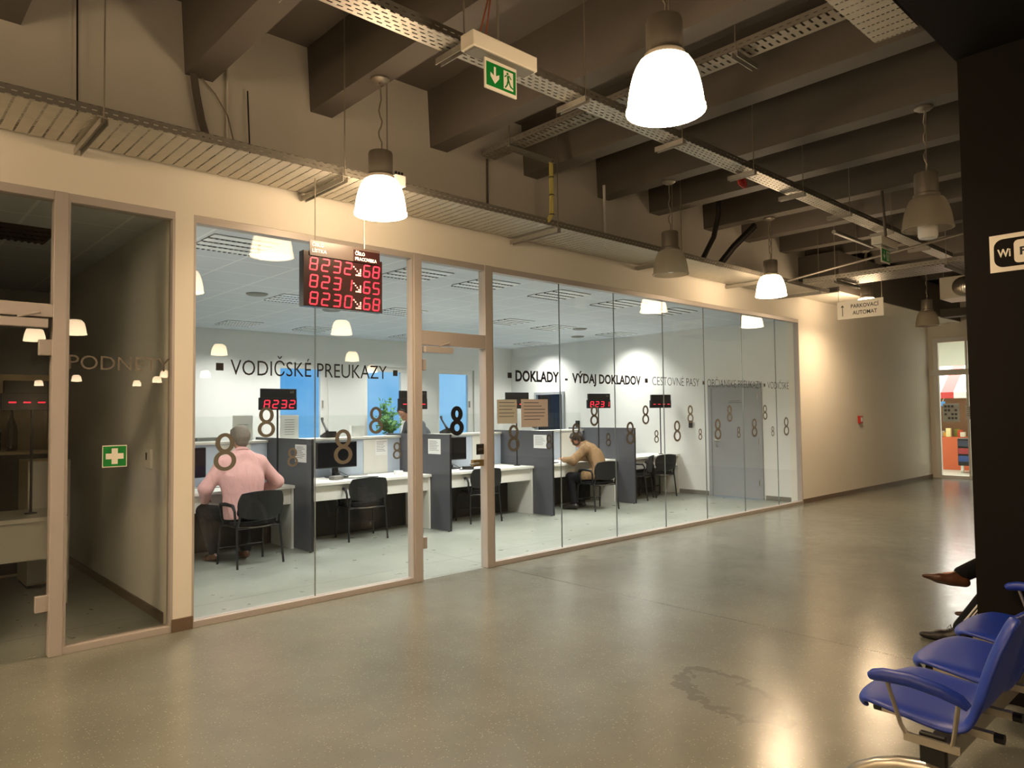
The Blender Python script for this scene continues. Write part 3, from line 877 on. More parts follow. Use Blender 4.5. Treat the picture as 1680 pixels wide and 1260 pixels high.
# ------------------------------------------------------------------ LED displays
SEG = {'0': 'abcdef', '1': 'bc', '2': 'abged', '3': 'abgcd', '5': 'afgcd', '6': 'afgedc', '8': 'abcdefg', 'A': 'abcefg', '-': 'g', '8x': 'abcdefg'}
def seg7(mb, ch, x, z, w, h, t, y, sl=.12):
    def bar(p, q):
        (x0, z0), (x1, z1) = p, q
        if abs(x1 - x0) > abs(z1 - z0):
            poly = [(x0 + t * .5, z0 - t / 2), (x1 - t * .5, z0 - t / 2), (x1 - t * .1, z0), (x1 - t * .5, z0 + t / 2), (x0 + t * .5, z0 + t / 2), (x0 + t * .1, z0)]
        else:
            a, b_ = min(z0, z1), max(z0, z1)
            poly = [(x0 - t / 2, a + t * .5), (x0, a + t * .1), (x0 + t / 2, a + t * .5), (x0 + t / 2, b_ - t * .5), (x0, b_ - t * .1), (x0 - t / 2, b_ - t * .5)]
        poly = [(x + u + sl * v, z + v) for u, v in poly]
        mb.prism(poly, lambda u, v, ww: (u, y - ww, v), .001)
    P = {'a': ((0, h), (w, h)), 'b': ((w, h / 2), (w, h)), 'c': ((w, 0), (w, h / 2)), 'd': ((0, 0), (w, 0)), 'e': ((0, 0), (0, h / 2)), 'f': ((0, h / 2), (0, h)), 'g': ((0, h / 2), (w, h / 2))}
    for s_ in SEG[ch]:
        bar(*P[s_])
nd_ = thing('number_display', 'black hanging display with three rows of red ticket numbers', 'display', (2.61, 5.2, 2.46))
part('display_case', MB().box(0, .72, 0, .075, 0, .44), M['led_face'], nd_, bevel=.003)
part('title_plate', MB().box(.05, .69, -.008, -.001, .405, .525), mat('smoky_brown_plate', '#3a312d', .3, var=0), nd_)
part('title_plate', MB().box(.44, .69, -.0095, -.008, .405, .505), M['led_face'], nd_)
for s_, x_, z_, w_ in (('ČÍSLO', .07, .480, .10), ('LÍSTKA', .07, .432, .125), ('ČÍSLO', .455, .462, .09), ('PRACOVISKA', .455, .418, .205)):
    tm, tw = text_mesh(s_, .027, w_, .012)
    part('title_lettering', shift(tm, x_, -.0105, z_), M['signw'], nd_)
dots = [(0, 4), (1, 3), (2, 2), (3, 1), (4, 0), (1.4, 0), (2.3, 0), (3.2, 0), (4, 1), (4, 2), (4, 2.9)]
for r_, (a_, b_) in enumerate((('8232', '68'), ('8231', '65'), ('8230', '68'))):
    z = .293 - r_ * .137
    for k, ch in enumerate(a_):
        mb = MB(); seg7(mb, ch, .052 + k * .102, z, .060, .095, .0105, -.001); part('red_digit', mb, M['led'], nd_)
    for k, ch in enumerate(b_):
        mb = MB(); seg7(mb, ch, .535 + k * .09, z, .056, .095, .0105, -.001); part('red_digit', mb, M['led'], nd_)
    mb = MB()
    for (u, v) in dots:
        mb.lathe([(.0065, 0), (.0045, .001)], seg=8)
        n8 = 16
        for q in range(len(mb.v) - n8, len(mb.v)):
            x_, y_, z_ = mb.v[q]
            mb.v[q] = (.447 + u * .0155 + x_, -.0005 - z_, z + .003 + v * .0165 + y_)
    part('arrow_dots', mb, M['led_dot'], nd_)
part('hanging_wire', MB().cyl((.115, .03, .44), (.115, .03, 1.037), .004, 6).cyl((.565, .03, .44), (.565, .03, 1.037), .004, 6), M['wire'], nd_)

def desk_display(loc, rz, digits, num, label):
    t = thing('counter_display', label, 'display', loc, rz, 'number displays on the counters')
    part('pole', MB().cyl((0, .03, 0), (0, .03, .95), .011, 10).lathe([(.05, 0), (.05, .008), (.012, .014)], c=(0, .03, 0), seg=16), M['blackp'], t)
    c = part('display_case', MB().box(-.235, .235, -.01, .05, .91, 1.06).box(-.215, .235, .0, .05, 1.06, 1.17), M['blackp'], t, bevel=.004)
    for k, ch in enumerate(digits):
        mb = MB(); seg7(mb, ch, -.19 + k * .108, .935, .064, .09, .013, -.0105); part('red_digit', mb, M['led'], c)
    if num:
        tm, tw = text_mesh(num, .032, .05)
        part('desk_number', shift(tm, .15, -.0015, 1.115), M['seatgrey'], t)
    return t
desk_display((3.90, 8.42, .765), 0, '8232', '68', 'black counter display showing 8232 beside the pink-shirted person')
desk_display((5.90, 8.42, .765), 0, '----', '67', 'black counter display partly hidden by the glass door post and the standing person')
desk_display((7.92, 8.42, .765), R(-5), '----', '', 'black counter display half hidden behind the two notices on the glass')
desk_display((9.93, 8.42, .765), R(-18), '8231', '65', 'black counter display showing 8231 above the person in the tan jacket')
desk_display((11.80, 8.42, .765), R(-20), '----', '', 'black counter display showing four dashes, nearest the grey door')

# ------------------------------------------------------------------ lettering and stickers on the glass
DY = 5.7535
def lettering(label, s, x0, x1, z, h, m, bold, sq=()):
    t = thing('window_lettering', label, 'lettering', (x0, DY, z))
    tm, tw = text_mesh(s, h, x1 - x0, bold)
    part('letters', tm, M[m], t)
    b = MB()
    for (a, c, w) in sq:
        b.box(a - x0, c - x0, -.0003, 0, h * .25, h * .25 + w)
    if sq:
        part('square_mark', b, M[m if m != 'letter_pale' else 'letter_dark'], t)
    return t
lettering('large dark words VODIČSKÉ PREUKAZY on the glass between two square marks', 'VODIČSKÉ PREUKAZY', 2.26, 3.73, 1.935, .125, 'letter_dark', -.002, ((2.145, 2.205, .06), (3.80, 3.85, .055)))
lettering('bold black word DOKLADY on the glass right of the glass door', 'DOKLADY', 5.385, 6.08, 1.955, .115, 'decal_dark', .036, ((5.27, 5.33, .06),))
lettering('bold black words - VÝDAJ DOKLADOV on the glass', '-  VÝDAJ DOKLADOV', 6.18, 7.63, 1.955, .11, 'decal_dark', .032, ((7.72, 7.78, .055),))
lettering('thin grey words CESTOVNÉ PASY on the glass', 'CESTOVNÉ PASY', 7.88, 9.0, 1.955, .115, 'letter_dark', -.012, ((9.09, 9.14, .05),))
lettering('thin grey words OBČIANSKE PREUKAZY on the glass in front of the grey door', 'OBČIANSKE PREUKAZY', 9.21, 10.80, 1.955, .115, 'letter_dark', -.012, ((10.87, 10.92, .05),))
lettering('thin grey word VODIČSKÉ at the right end of the glass lettering', 'VODIČSKÉ', 10.99, 11.72, 1.955, .115, 'letter_dark', -.012)
lettering('faint grey word PODNETY on the glass of the dark side room', 'PODNETY', 1.135, 1.80, 1.945, .10, 'letter_pale', -.004)

def eight_mesh(h, bold):
    b = MB()
    n = 28
    for (cz, rz_, rx) in ((.735, .265, .255), (.27, .27, .30)):
        th = .19 if bold else .125
        vs = []
        for k in range(n):
            a = 2 * PI * k / n
            vs.append((rx * h * math.cos(a), -.0004 * (cz < .5), (cz + rz_ * math.sin(a)) * h))
        for k in range(n):
            a = 2 * PI * k / n
            vs.append(((rx - th) * h * math.cos(a), -.0004 * (cz < .5), (cz + (rz_ - th * .78) * math.sin(a)) * h))
        b.add(vs, [(k, (k + 1) % n, n + (k + 1) % n, n + k) for k in range(n)])
    return b
eights = [
 (2.22, 1.17, .30, 0, 'large bronze numeral 8 over the left shoulder of the pink-shirted person'),
 (2.56, 1.425, .25, 0, 'bronze numeral 8 on the glass right under the 8232 counter display'),
 (2.79, 1.17, .16, 0, 'small bronze numeral 8 over the notice on the first dark partition'),
 (3.27, 1.165, .31, 0, 'large bronze numeral 8 in front of the monitor of the second desk'),
 (3.61, 1.425, .25, 0, 'bronze numeral 8 on the glass in front of the green plant'),
 (3.84, 1.18, .16, 0, 'small bronze numeral 8 on the glass left of the door post'),
 (4.56, 1.38, .30, 1, 'bold black numeral 8 on the glass door'),
 (5.35, 1.185, .29, 0, 'large bronze numeral 8 below the yellowish notice right of the door'),
 (5.90, 1.185, .17, 0, 'small numeral 8 at the edge of the notice on the third dark partition'),
 (5.67, 1.43, .26, 0, 'faint numeral 8 showing on the pinkish notice'),
 (6.36, 1.205, .27, 0, 'large numeral 8 left of the head of the person in the tan jacket'),
 (6.69, 1.435, .25, 0, 'numeral 8 right under the 8231 counter display'),
 (6.95, 1.18, .16, 0, 'small faint numeral 8 on the dark partition right of the person in the tan jacket'),
 (7.39, 1.185, .29, 0, 'large numeral 8 crossing the edge of the last dark partition'),
 (7.72, 1.435, .25, 0, 'numeral 8 against the white wall left of the display with dashes'),
 (7.95, 1.185, .17, 0, 'small numeral 8 above the empty chairs at the last desk'),
 (8.43, 1.185, .29, 0, 'large numeral 8 right of the pole of the display with dashes'),
 (8.76, 1.435, .25, 0, 'numeral 8 right of the display with dashes, left of the black wall switch'),
 (9.00, 1.19, .16, 0, 'small numeral 8 just left of the grey door'),
 (9.47, 1.175, .31, 0, 'large numeral 8 over the handle of the grey door'),
 (9.81, 1.435, .25, 0, 'upper numeral 8 over the middle of the grey door'),
 (10.06, 1.185, .17, 0, 'small numeral 8 over the lower right of the grey door'),
 (10.54, 1.185, .29, 0, 'large numeral 8 over the hinge side of the grey door'),
 (10.89, 1.45, .24, 0, 'upper numeral 8 right of the grey door'),
 (11.13, 1.18, .16, 0, 'small numeral 8 right of the grey door'),
 (11.60, 1.175, .31, 0, 'large numeral 8 last at the right end of the glass wall'),
]
for x, z, h, bold, lb in eights:
    m = M['decal_dark'] if bold else M['decal']
    yy = 5.7485 if 4.1 < x < 4.9 else DY
    o = part('number_sticker', eight_mesh(h, bold), m)
    o.location = (x, yy, z)
    tag(o, lb, 'sticker', 'numeral 8 stickers on the glass')

def notice(label, x, z, w, h, m, lines=True, y=5.7535, name='notice', rows=7, rot=0):
    t = thing(name, label, 'notice', (x, y, z))
    part('sheet', MB().box(-w / 2, w / 2, -.0006, 0, -h / 2, h / 2), M[m], t)
    if lines:
        b = MB(); rr = random.Random(int(x * 100))
        for k in range(rows):
            zz = h * (.36 - .72 * k / rows)
            L = w * rr.uniform(.5, .84)
            b.box(-w * .4, -w * .4 + L, -.0012, -.0006, zz, zz + h * .028)
        part('printed_lines', b, M['print'], t)
    return t
notice('yellowish paper notice on the glass just right of the door', 5.255, 1.62, .29, .26, 'paper_y', rows=5)
notice('pinkish paper notice on the glass over the third counter', 5.675, 1.60, .42, .31, 'paper_p', rows=6)
nt_ = notice('small black notice on the glass door by its lock', 4.865, 1.23, .105, .11, 'ink', lines=False, y=5.7485)
tm, tw = text_mesh('SEM', .025, .06)
part('lettering', shift(tm, -.03, -.0012, -.012), M['letter_pale'], nt_)
fa = thing('first_aid_sticker', 'green sticker with a white cross on the side-room glass', 'sticker', (1.43, DY, 1.325))
part('sheet', MB().box(-.08, .08, -.0006, 0, -.078, .078), M['signw'], fa)
part('green_field', MB().box(-.075, .075, -.0010, -.0006, -.072, .072), M['green'], fa)
part('white_cross', MB().box(-.02, .02, -.0014, -.0010, -.056, .056).box(-.058, -.02, -.0014, -.0010, -.02, .02).box(.02, .058, -.0014, -.0010, -.02, .02), M['signw'], fa)

# fire-alarm button, thermostat and switches
fb = thing('fire_alarm_button', 'red fire alarm button on the cream wall right of the glass', 'button', (14.5, 5.71, 1.40))
part('box_body', MB().box(-.065, .065, -.05, 0, -.075, .075), M['red'], fb, bevel=.006)
part('button_plate', MB().box(-.04, .04, -.054, -.05, -.04, .04), M['white'], fb)
sw = thing('wall_switch', 'black switch box on the office wall left of the grey door', 'switch', (12.12, 7.95, 1.28))
part('box_body', MB().box(-.04, 0, -.035, .035, 0, .14), M['blackp'], sw, bevel=.008)
sw = thing('wall_switch', 'small black switch box on the office wall beside the dark doorway', 'switch', (12.12, 10.9, 1.26))
part('box_body', MB().box(-.04, 0, -.05, .05, 0, .16), M['blackp'], sw, bevel=.008)
sw = thing('thermostat', 'white thermostat on the side-room wall behind the glass', 'thermostat', (1.86, 6.42, 1.18))
part('box_body', MB().box(-.02, 0, -.07, .07, 0, .16), M['white'], sw, bevel=.005)
part('display_window', MB().box(-.022, -.02, .015, .05, .07, .13), M['screen'], sw)

# ------------------------------------------------------------------ office ceiling fittings
def louvre(x, y, lit, label, group, cz=CZ):
    t = thing('ceiling_light', label, 'light', (x, y, cz), 0, group)
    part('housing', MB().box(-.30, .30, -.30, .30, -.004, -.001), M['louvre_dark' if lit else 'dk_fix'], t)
    b = MB()
    for k in range(4):
        yy = -.24 + k * .16
        b.box(-.295, .295, yy - .055, yy + .055, -.012, -.004)
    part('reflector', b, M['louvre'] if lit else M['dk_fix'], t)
    b = MB()
    for k in range(4):
        yy = -.24 + k * .16 + .062
        for q in range(12):
            xx = -.28 + q * .05
            b.box(xx, xx + .02, yy, yy + .036, -.014, -.004)
    part('louvre_blade', b, M['louvre_dark'], t)
    if lit:
        l = bpy.data.lights.new('tube_glow', 'AREA'); l.shape = 'SQUARE'; l.size = .5; l.energy = OFFICE_W; l.color = OFFICE_COL; l.spread = R(125)
        o = bpy.data.objects.new('tube_glow', l); COL.objects.link(o); o.parent = t; o.location = (0, 0, -.018)
GL = 'louvred ceiling lights of the office'
fx = [(2.62, 6.58, 'louvred ceiling light nearest the side-room wall, left of the lit lamp reflection'),
      (4.72, 6.65, 'louvred ceiling light cut by the door post, right of the red display'),
      (5.75, 6.65, 'louvred ceiling light seen through the transom beside the right door post'),
      (7.03, 6.62, 'louvred ceiling light behind the first seam of the right glazing'),
      (8.31, 6.62, 'louvred ceiling light behind the second seam of the right glazing'),
      (9.59, 6.62, 'louvred ceiling light behind the third seam of the right glazing'),
      (4.45, 9.12, 'louvred ceiling light glowing bluish left of the red display'),
      (6.25, 9.25, 'louvred ceiling light glowing bluish right of the red display'),
      (8.42, 9.10, 'louvred ceiling light in the middle row right of the door'),
      (9.65, 9.25, 'louvred ceiling light in the middle row between two round vents'),
      (11.5, 9.25, 'louvred ceiling light closest to the right office wall'),
      (4.9, 12.1, 'louvred ceiling light in the back row farthest left'),
      (6.3, 12.1, 'louvred ceiling light in the back row above the first window'),
      (8.4, 12.1, 'louvred ceiling light in the back row above the second window'),
      (11.5, 11.7, 'louvred ceiling light in the back corner by the dark doorway')]
for x, y, lb in fx:
    louvre(x, y, True, lb, GL)
louvre(1.0, 7.3, False, 'unlit dark louvred ceiling light in the side room', 'unlit side-room lights')
louvre(-.6, 7.3, False, 'second unlit louvred ceiling light further into the side room', 'unlit side-room lights')
for (x, y), lb in zip(((3.9, 9.06), (5.35, 9.75), (10.2, 9.1), (11.2, 10.05)), ('round ceiling vent left of the red display', 'round ceiling vent under the red display', 'round ceiling vent left of two, near the right wall', 'round ceiling vent right of two, near the right wall')):
    o = part('ceiling_vent', MB().lathe([(.02, -.02), (.12, -.018), (.14, -.004), (.14, 0)], seg=20), M['seatgrey'])
    o.location = (x, y, CZ - .001)
    tag(o, lb, 'vent', 'round ceiling vents')

# ------------------------------------------------------------------ air handling unit at the far right
ac = thing('ventilation_unit', 'white ventilation box with a silver flexible duct near the end wall', 'ventilation unit', (15.6, 4.55, 3.72))
part('housing', MB().box(0, .7, -.9, 0, 0, .42), M['signw'], ac, bevel=.01)
pts = []; n = 40
b = MB()
pr = []
for i in range(n):
    s_ = i / (n - 1); a = s_ * PI * .55
    pr.append((-.02 - .38 * math.sin(a), -.42 - .45 * (1 - math.cos(a)), .20 - .1 * s_))
b.tube(pr, [.17 + .014 * (i % 2) for i in range(n)], 18)
part('flexible_duct', b, M['sky_tin'], ac)
part('hanging_rod', MB().cyl((.1, -.05, .42), (.1, -.05, 1.09), .006, 6).cyl((.1, -.85, .42), (.1, -.85, 1.09), .006, 6), M['wire'], ac)
struct('trim_duct', MB().box(17.2, 17.5, 3.6, 5.02, 3.55, 3.72), M['beam'])
# ------------------------------------------------------------------ chairs
def make_chair():
    t = thing('visitor_chair', 'x', 'chair')
    f = lambda x, z, s: (x, z, .455 + s + .035 * max(0, (abs(z) / .215)) ** 3 * (-1 if z > 0 else .4) - .012 * (1 - (x / .24) ** 2))
    part('seat', MB().pad(.47, .44, .04, .28, f), M['blackf'], t, ang=60)
    f2 = lambda x, z, s: (x, z, .425 + s - .012 * (1 - (x / .24) ** 2))
    part('seat_underside', MB().pad(.45, .42, .012, .28, f2), M['seatgrey'], t, ang=60)
    fb = lambda x, z, s: (x, -.235 - .16 * z + s + .5 * x * x * 1.0 - .03, .665 + z - (.03 if z < 0 else 0) * (1 - (x / .26) ** 2))
    part('backrest', MB().pad(.52, .28, .024, .26, fb), M['blackp'], t, ang=60)
    for sx in (-1, 1):
        part('leg', MB().tube([(sx * .265, -.235, 0), (sx * .25, -.19, .42), (sx * .235, -.20, .47), (sx * .225, -.232, .62), (sx * .215, -.25, .72)], .0125, 8), M['blackp'], t)
        part('leg', MB().tube([(sx * .265, .215, 0), (sx * .25, .185, .40), (sx * .24, .14, .432), (sx * .24, -.19, .432)], .0125, 8), M['blackp'], t)
        part('armrest', MB().tube([(sx * .25, -.16, .44), (sx * .275, -.19, .60), (sx * .28, -.16, .655), (sx * .28, .0, .665), (sx * .28, .11, .655), (sx * .275, .145, .62), (sx * .25, .10, .44)], [.012, .014, .019, .021, .019, .015, .012], 8), M['blackp'], t)
    part('crossbar', MB().cyl((-.26, .20, .17), (.26, .20, .17), .009, 8).cyl((-.25, -.19, .41), (.25, -.19, .41), .010, 8), M['blackp'], t)
    return t
ch0 = make_chair()
GC = 'black visitor chairs at the counters'
cl = [((3.28, 7.78, 0), R(5), 'black visitor chair under the person in the pink shirt'),
      ((4.98, 8.30, 0), R(-8), 'empty black visitor chair at the second counter, left of the glass door'),
      ((6.98, 8.30, 0), R(-10), 'empty black visitor chair seen through and beside the glass door'),
      ((9.18, 7.86, 0), R(-6), 'black visitor chair under the person in the tan jacket'),
      ((10.75, 8.22, 0), R(25), 'empty black visitor chair at the last counter, left of the pair'),
      ((11.36, 8.22, 0), R(-10), 'empty black visitor chair at the last counter, right of the pair')]
for i, (loc, rz, lb) in enumerate(cl):
    if i == 0:
        ch0.location = loc; ch0.rotation_euler = (0, 0, rz); ch0['label'] = lb; ch0['group'] = GC
    else:
        dup(ch0, loc, rz, lb, GC)

# ------------------------------------------------------------------ counters
PX = [1.95, 4.03, 6.07, 8.08, 10.14, 12.12]
names = ['first', 'second', 'third', 'fourth', 'fifth']
for i in range(5):
    a = PX[i] + (.004 if i in (0,) else .016); b = PX[i + 1] - .022
    d = thing('counter_desk', ['white counter desk in front of the person in the pink shirt', 'white counter desk with a monitor left of the glass door', 'white counter desk behind the glass door lock', 'white counter desk where the person in the tan jacket writes', 'white counter desk with two empty chairs by the grey door'][i], 'desk', (a, 8.2, 0), 0, 'white counter desks')
    L = b - a
    part('desk_top', MB().box(0, L, 0, .78, .725, .762), M['desk'], d, bevel=.004)
    part('front_panel', MB().box(.02, L - .03, .055, .075, .535, .725), M['desk'], d)
    part('side_panel', MB().box(L - .03, L, .03, .76, 0, .725), M['desk'], d, bevel=.003)
    part('back_panel', MB().box(0, L - .03, .60, .62, 0, .725), M['modesty'], d)  # near-black colour stands in for the deep shade below the top
    s = thing('counter_screen', ['pale grey counter back wall behind the person in the pink shirt', 'pale grey counter back wall behind the second desk monitor', 'pale grey counter back wall seen through the glass door', 'pale grey counter back wall in front of the person in the tan jacket', 'pale counter back wall at the last desk'][i], 'counter', (a, 8.99, 0), 0, 'counter back walls')
    top = 1.26 if i < 4 else 1.22
    if i == 4:
        L = 1.0
    part('back_board', MB().box(0, L, 0, .03, .02, top), M['back'] if i < 4 else M['desk'], s)
    part('ledge', MB().box(0, L, -.04, .36, top, top + .03), M['desk'], s, bevel=.003)
    part('white_board', MB().box(L - .62, L - .22, -.012, 0, .765, top - .01), M['desk'], s)
    if i < 4:
        part('glass_screen', MB().box(.03, L - .05, .0, .008, top + .03, top + .34), M['glass'], s)
for i in range(1, 5):
    p_ = thing('partition_panel', ['dark grey partition beside the person in the pink shirt', 'dark grey partition right of the second desk, crossed by the door post', 'dark grey partition between the door and the person in the tan jacket', 'dark grey partition right of the person in the tan jacket'][i - 1], 'partition', (PX[i] - .018, 7.79, 0), 0, 'dark counter partitions')
    part('board', MB().box(0, .03, .004, 1.56, .012, 1.322), M['panel'], p_)
    part('edge_strip', MB().box(-.001, .031, 0, .004, .012, 1.322), M['panel_edge'], p_)
    part('foot', MB().cyl((.015, .05, 0), (.015, .05, .015), .014).cyl((.015, 1.4, 0), (.015, 1.4, .015), .014), M['panel_edge'], p_)
def xnotice(label, x, y, z, w, h):
    t = thing('notice', label, 'notice', (x, y, z), 0, 'paper notices on the partitions')
    part('sheet', MB().box(-.0008, 0, -w / 2, w / 2, -h / 2, h / 2), M['paper'], t)
    b = MB(); rr = random.Random(int(x * 10))
    for k in range(7):
        zz = h * (.34 - .1 * k); L = w * rr.uniform(.5, .8)
        b.box(-.0014, -.0008, w * .4 - L, w * .4, zz, zz + .006)
    part('printed_lines', b, M['print'], t)
for i, lb in ((1, 'white paper notice on the partition beside the person in the pink shirt'), (2, 'white paper notice on the partition seen through the glass door'), (3, 'white paper notice on the partition left of the person in the tan jacket')):
    xnotice(lb, PX[i] - .0185, 8.06 + .08 * (i == 2), 1.15, .29, .21)
notice('white paper notice on the back board left of the door post', 5.72, 1.13, .20, .22, 'paper', y=8.976)

def monitor(loc, rz, label):
    t = thing('monitor', label, 'monitor', loc, rz, 'computer monitors on the counters')
    c = part('screen_case', MB().box(-.30, .30, -.02, .03, .13, .48), M['blackp'], t, bevel=.008)
    part('screen', MB().box(-.285, .285, -.0212, -.02, .145, .465), M['screen'], c)
    part('stand', MB().box(-.04, .04, .03, .06, .0, .30).box(-.04, .04, -.01, .06, .015, .06), M['blackp'], t, bevel=.004)
    part('foot', MB().box(-.13, .13, -.09, .10, 0, .014), M['blackp'], t, bevel=.005)
    part('cable', MB().tube([(.0, .06, .2), (.08, .10, .08), (.2, .05, .008), (.45, -.05, .008)], .004, 6), M['cable_k'], t)
monitor((4.88, 8.76, .765), R(0), 'black monitor standing on the second counter desk')
monitor((6.82, 8.76, .765), R(0), 'black monitor on the third counter desk seen through the glass door')
monitor((2.80, 8.62, .765), R(0), 'black monitor on the first counter desk, left of the person in the pink shirt')
def slab(name, label, cat, c, s, m, rz=0, bevel=.002, group=None):
    o = part(name, MB().box(-s[0] / 2, s[0] / 2, -s[1] / 2, s[1] / 2, 0, s[2]), M[m], bevel=bevel)
    o.location = c; o.rotation_euler = (0, 0, rz)
    return tag(o, label, cat, group)
def papers(c, label, rz=0, n=4):
    t = thing('paper_sheets', label, 'papers', c, rz)
    rr = random.Random(int(c[0] * 37))
    for k in range(n):
        mb = MB().box(-.105, .105, -.1485, .1485, k * .0012, k * .0012 + .001)
        a = rr.uniform(-.3, .3)
        part('sheet', xf(mb, Matrix.Translation((rr.uniform(-.06, .06), rr.uniform(-.03, .03), 0)) @ Matrix.Rotation(a, 4, 'Z')), M['paper'], t)
papers((2.55, 8.5, .763), 'loose white papers on the first counter desk left of the seated person')
papers((3.62, 8.45, .763), 'loose white papers on the first counter desk by the right elbow of the seated person')
papers((5.45, 8.45, .763), 'loose white papers at the right end of the second counter desk')
papers((7.35, 8.5, .763), 'loose white papers on the third counter desk behind the door lock')
papers((9.0, 8.5, .763), 'loose white papers under the hands of the person in the tan jacket', .2)
slab('folder', 'black folder lying on the fourth counter desk', 'folder', (8.62, 8.42, .763), (.30, .22, .012), 'blackp', .3)
slab('keypad', 'grey card reader among cables on the second counter desk', 'device', (4.72, 8.48, .763), (.16, .11, .05), 'seatgrey', .2, .008)
slab('keypad', 'dark card reader on the third counter desk beside its monitor', 'device', (6.95, 8.50, .763), (.16, .10, .045), 'blackp', -.3, .008)
slab('pen_tray', 'small white pen box at the right end of the second counter desk', 'box', (5.66, 8.45, .763), (.11, .07, .06), 'paper', 0, .003)
run('cable', 'black cable curling over the second counter desk', 'cable', [(4.85, 8.55, .768), (5.0, 8.45, .768), (5.15, 8.5, .768), (5.32, 8.42, .768)], .006, M['cable_k'])
run('cable', 'black cable curling over the third counter desk', 'cable', [(6.78, 8.50, .768), (6.9, 8.36, .768), (7.05, 8.34, .768), (7.2, 8.44, .768)], .006, M['cable_k'])
def phone(c, rz, label):
    t = thing('telephone', label, 'telephone', c, rz, 'desk telephones on the counter ledges')
    part('base', MB().prism([(-.09, 0), (.09, 0), (.09, .03), (-.09, .09)], lambda u, v, w: (w - .08, u, v), .16), M['blackp'], t, bevel=.005)
    part('handset', MB().tube([(-.06, -.08, .09), (-.06, -.03, .14), (-.06, .05, .22), (-.05, .08, .27)], [.022, .014, .014, .022], 8), M['blackp'], t)
phone((4.95, 9.12, 1.292), 0, 'dark telephone on the ledge behind the second desk')
phone((7.05, 9.15, 1.292), 0, 'dark telephone with a raised handset on the ledge seen through the glass door')
slab('desk_calendar', 'white clear-front card holder on the ledge behind the second desk', 'holder', (5.40, 9.12, 1.292), (.20, .06, .16), 'paper', 0, .003)
t = thing('info_stand', 'grey-white information card standing on the ledge between first and second desk', 'sign', (4.35, 9.06, 1.292))
part('card', MB().box(-.13, .13, 0, .004, 0, .32), M['paper'], t)
b = MB()
for k in range(7):
    b.box(-.07, .07, -.0006, 0, .06 + k * .032, .066 + k * .032)
part('printed_lines', b, M['print'], t)
part('foot', MB().box(-.13, .13, 0, .08, 0, .004), M['paper'], t)
t = thing('info_stand', 'grey-white information card on the ledge behind the person in the pink shirt', 'sign', (3.72, 9.06, 1.292))
part('card', MB().box(-.13, .13, 0, .004, 0, .32), M['paper'], t)
part('printed_lines', shift(MB().box(-.07, .07, -.0006, 0, .2, .206).box(-.07, .05, -.0006, 0, .17, .176).box(-.07, .06, -.0006, 0, .14, .146).box(-.07, .07, -.0006, 0, .11, .116)), M['print'], t)
part('foot', MB().box(-.13, .13, 0, .08, 0, .004), M['paper'], t)

# back of the office: cabinets, boxes and plant
for i, (a, b_) in enumerate(((2.3, 4.3), (4.35, 6.35), (7.5, 9.5), (9.55, 11.2))):
    t = thing('low_cabinet', ['low grey cabinet along the back wall, farthest left', 'low grey cabinet under the first office window', 'low grey cabinet under the second office window', 'low grey cabinet under the third office window'][i], 'cabinet', (a, 12.55, 0), 0, 'low cabinets along the back wall')
    L = b_ - a
    part('body', MB().box(0, L, .02, .45, 0, .93), M['desk'], t)
    part('top_board', MB().box(-.01, L + .01, 0, .46, .93, .96), M['seatgrey'], t)
    n = 4
    for k in range(n):
        dr = part('door', MB().box(L * k / n + .006, L * (k + 1) / n - .006, 0, .02, .04, .92), M['desk'], t)
        part('handle', MB().box(L * (k + .8) / n, L * (k + .8) / n + .014, -.02, 0, .55, .70), M['chrome'], dr)
for i, (x, w, m) in enumerate(((2.75, .4, 'cup'), (3.2, .42, 'seatgrey'), (3.62, .36, 'cup'), (4.0, .3, 'back'), (4.6, .4, 'seatgrey'))):
    slab('archive_box', 'archive box on the low back cabinet, number %s from the side-room wall' % ['one', 'two', 'three', 'four', 'five'][i], 'box', (x, 12.78, .962), (w, .3, .28), m, 0, .004, 'archive boxes on the back cabinet')
pl = thing('potted_plant', 'leafy green plant on the back cabinet in front of the second window', 'plant', (8.38, 12.78, .962))
part('pot', MB().lathe([(.09, 0), (.13, .22), (.14, .24), (.12, .24), (.11, .20)], seg=18), M['pot'], pl)
b = MB(); rr = random.Random(7); st = MB()
for k in range(26):
    a = rr.uniform(0, 2 * PI); l = rr.uniform(.18, .42); h_ = rr.uniform(.10, .72)
    base = Vector((0, 0, .2)); tip = Vector((l * math.cos(a) * (1.1 - h_ * .9), l * math.sin(a) * (1.1 - h_ * .9), .22 + h_ * 1.05))
    st.tube([base, base.lerp(tip, .5) + Vector((0, 0, .06)), tip], .004, 5)
    for q in range(15):
        c = base.lerp(tip, rr.uniform(.35, 1.0)) + Vector((rr.uniform(-.05, .05), rr.uniform(-.05, .05), rr.uniform(-.03, .05)))
        d = Vector((rr.uniform(-1, 1), rr.uniform(-1, 1), rr.uniform(-.2, .7))).normalized(); s2 = d.orthogonal().normalized(); nn = d.cross(s2)
        ln = rr.uniform(.07, .13)
        b.add([c, c + d * ln * .5 + s2 * ln * .28 + nn * .008, c + d * ln, c + d * ln * .5 - s2 * ln * .28 + nn * .008], [(0, 1, 2, 3)])
part('foliage', b, M['leaf'], pl, smooth=False)
part('stems', st, M['leaf'], pl)

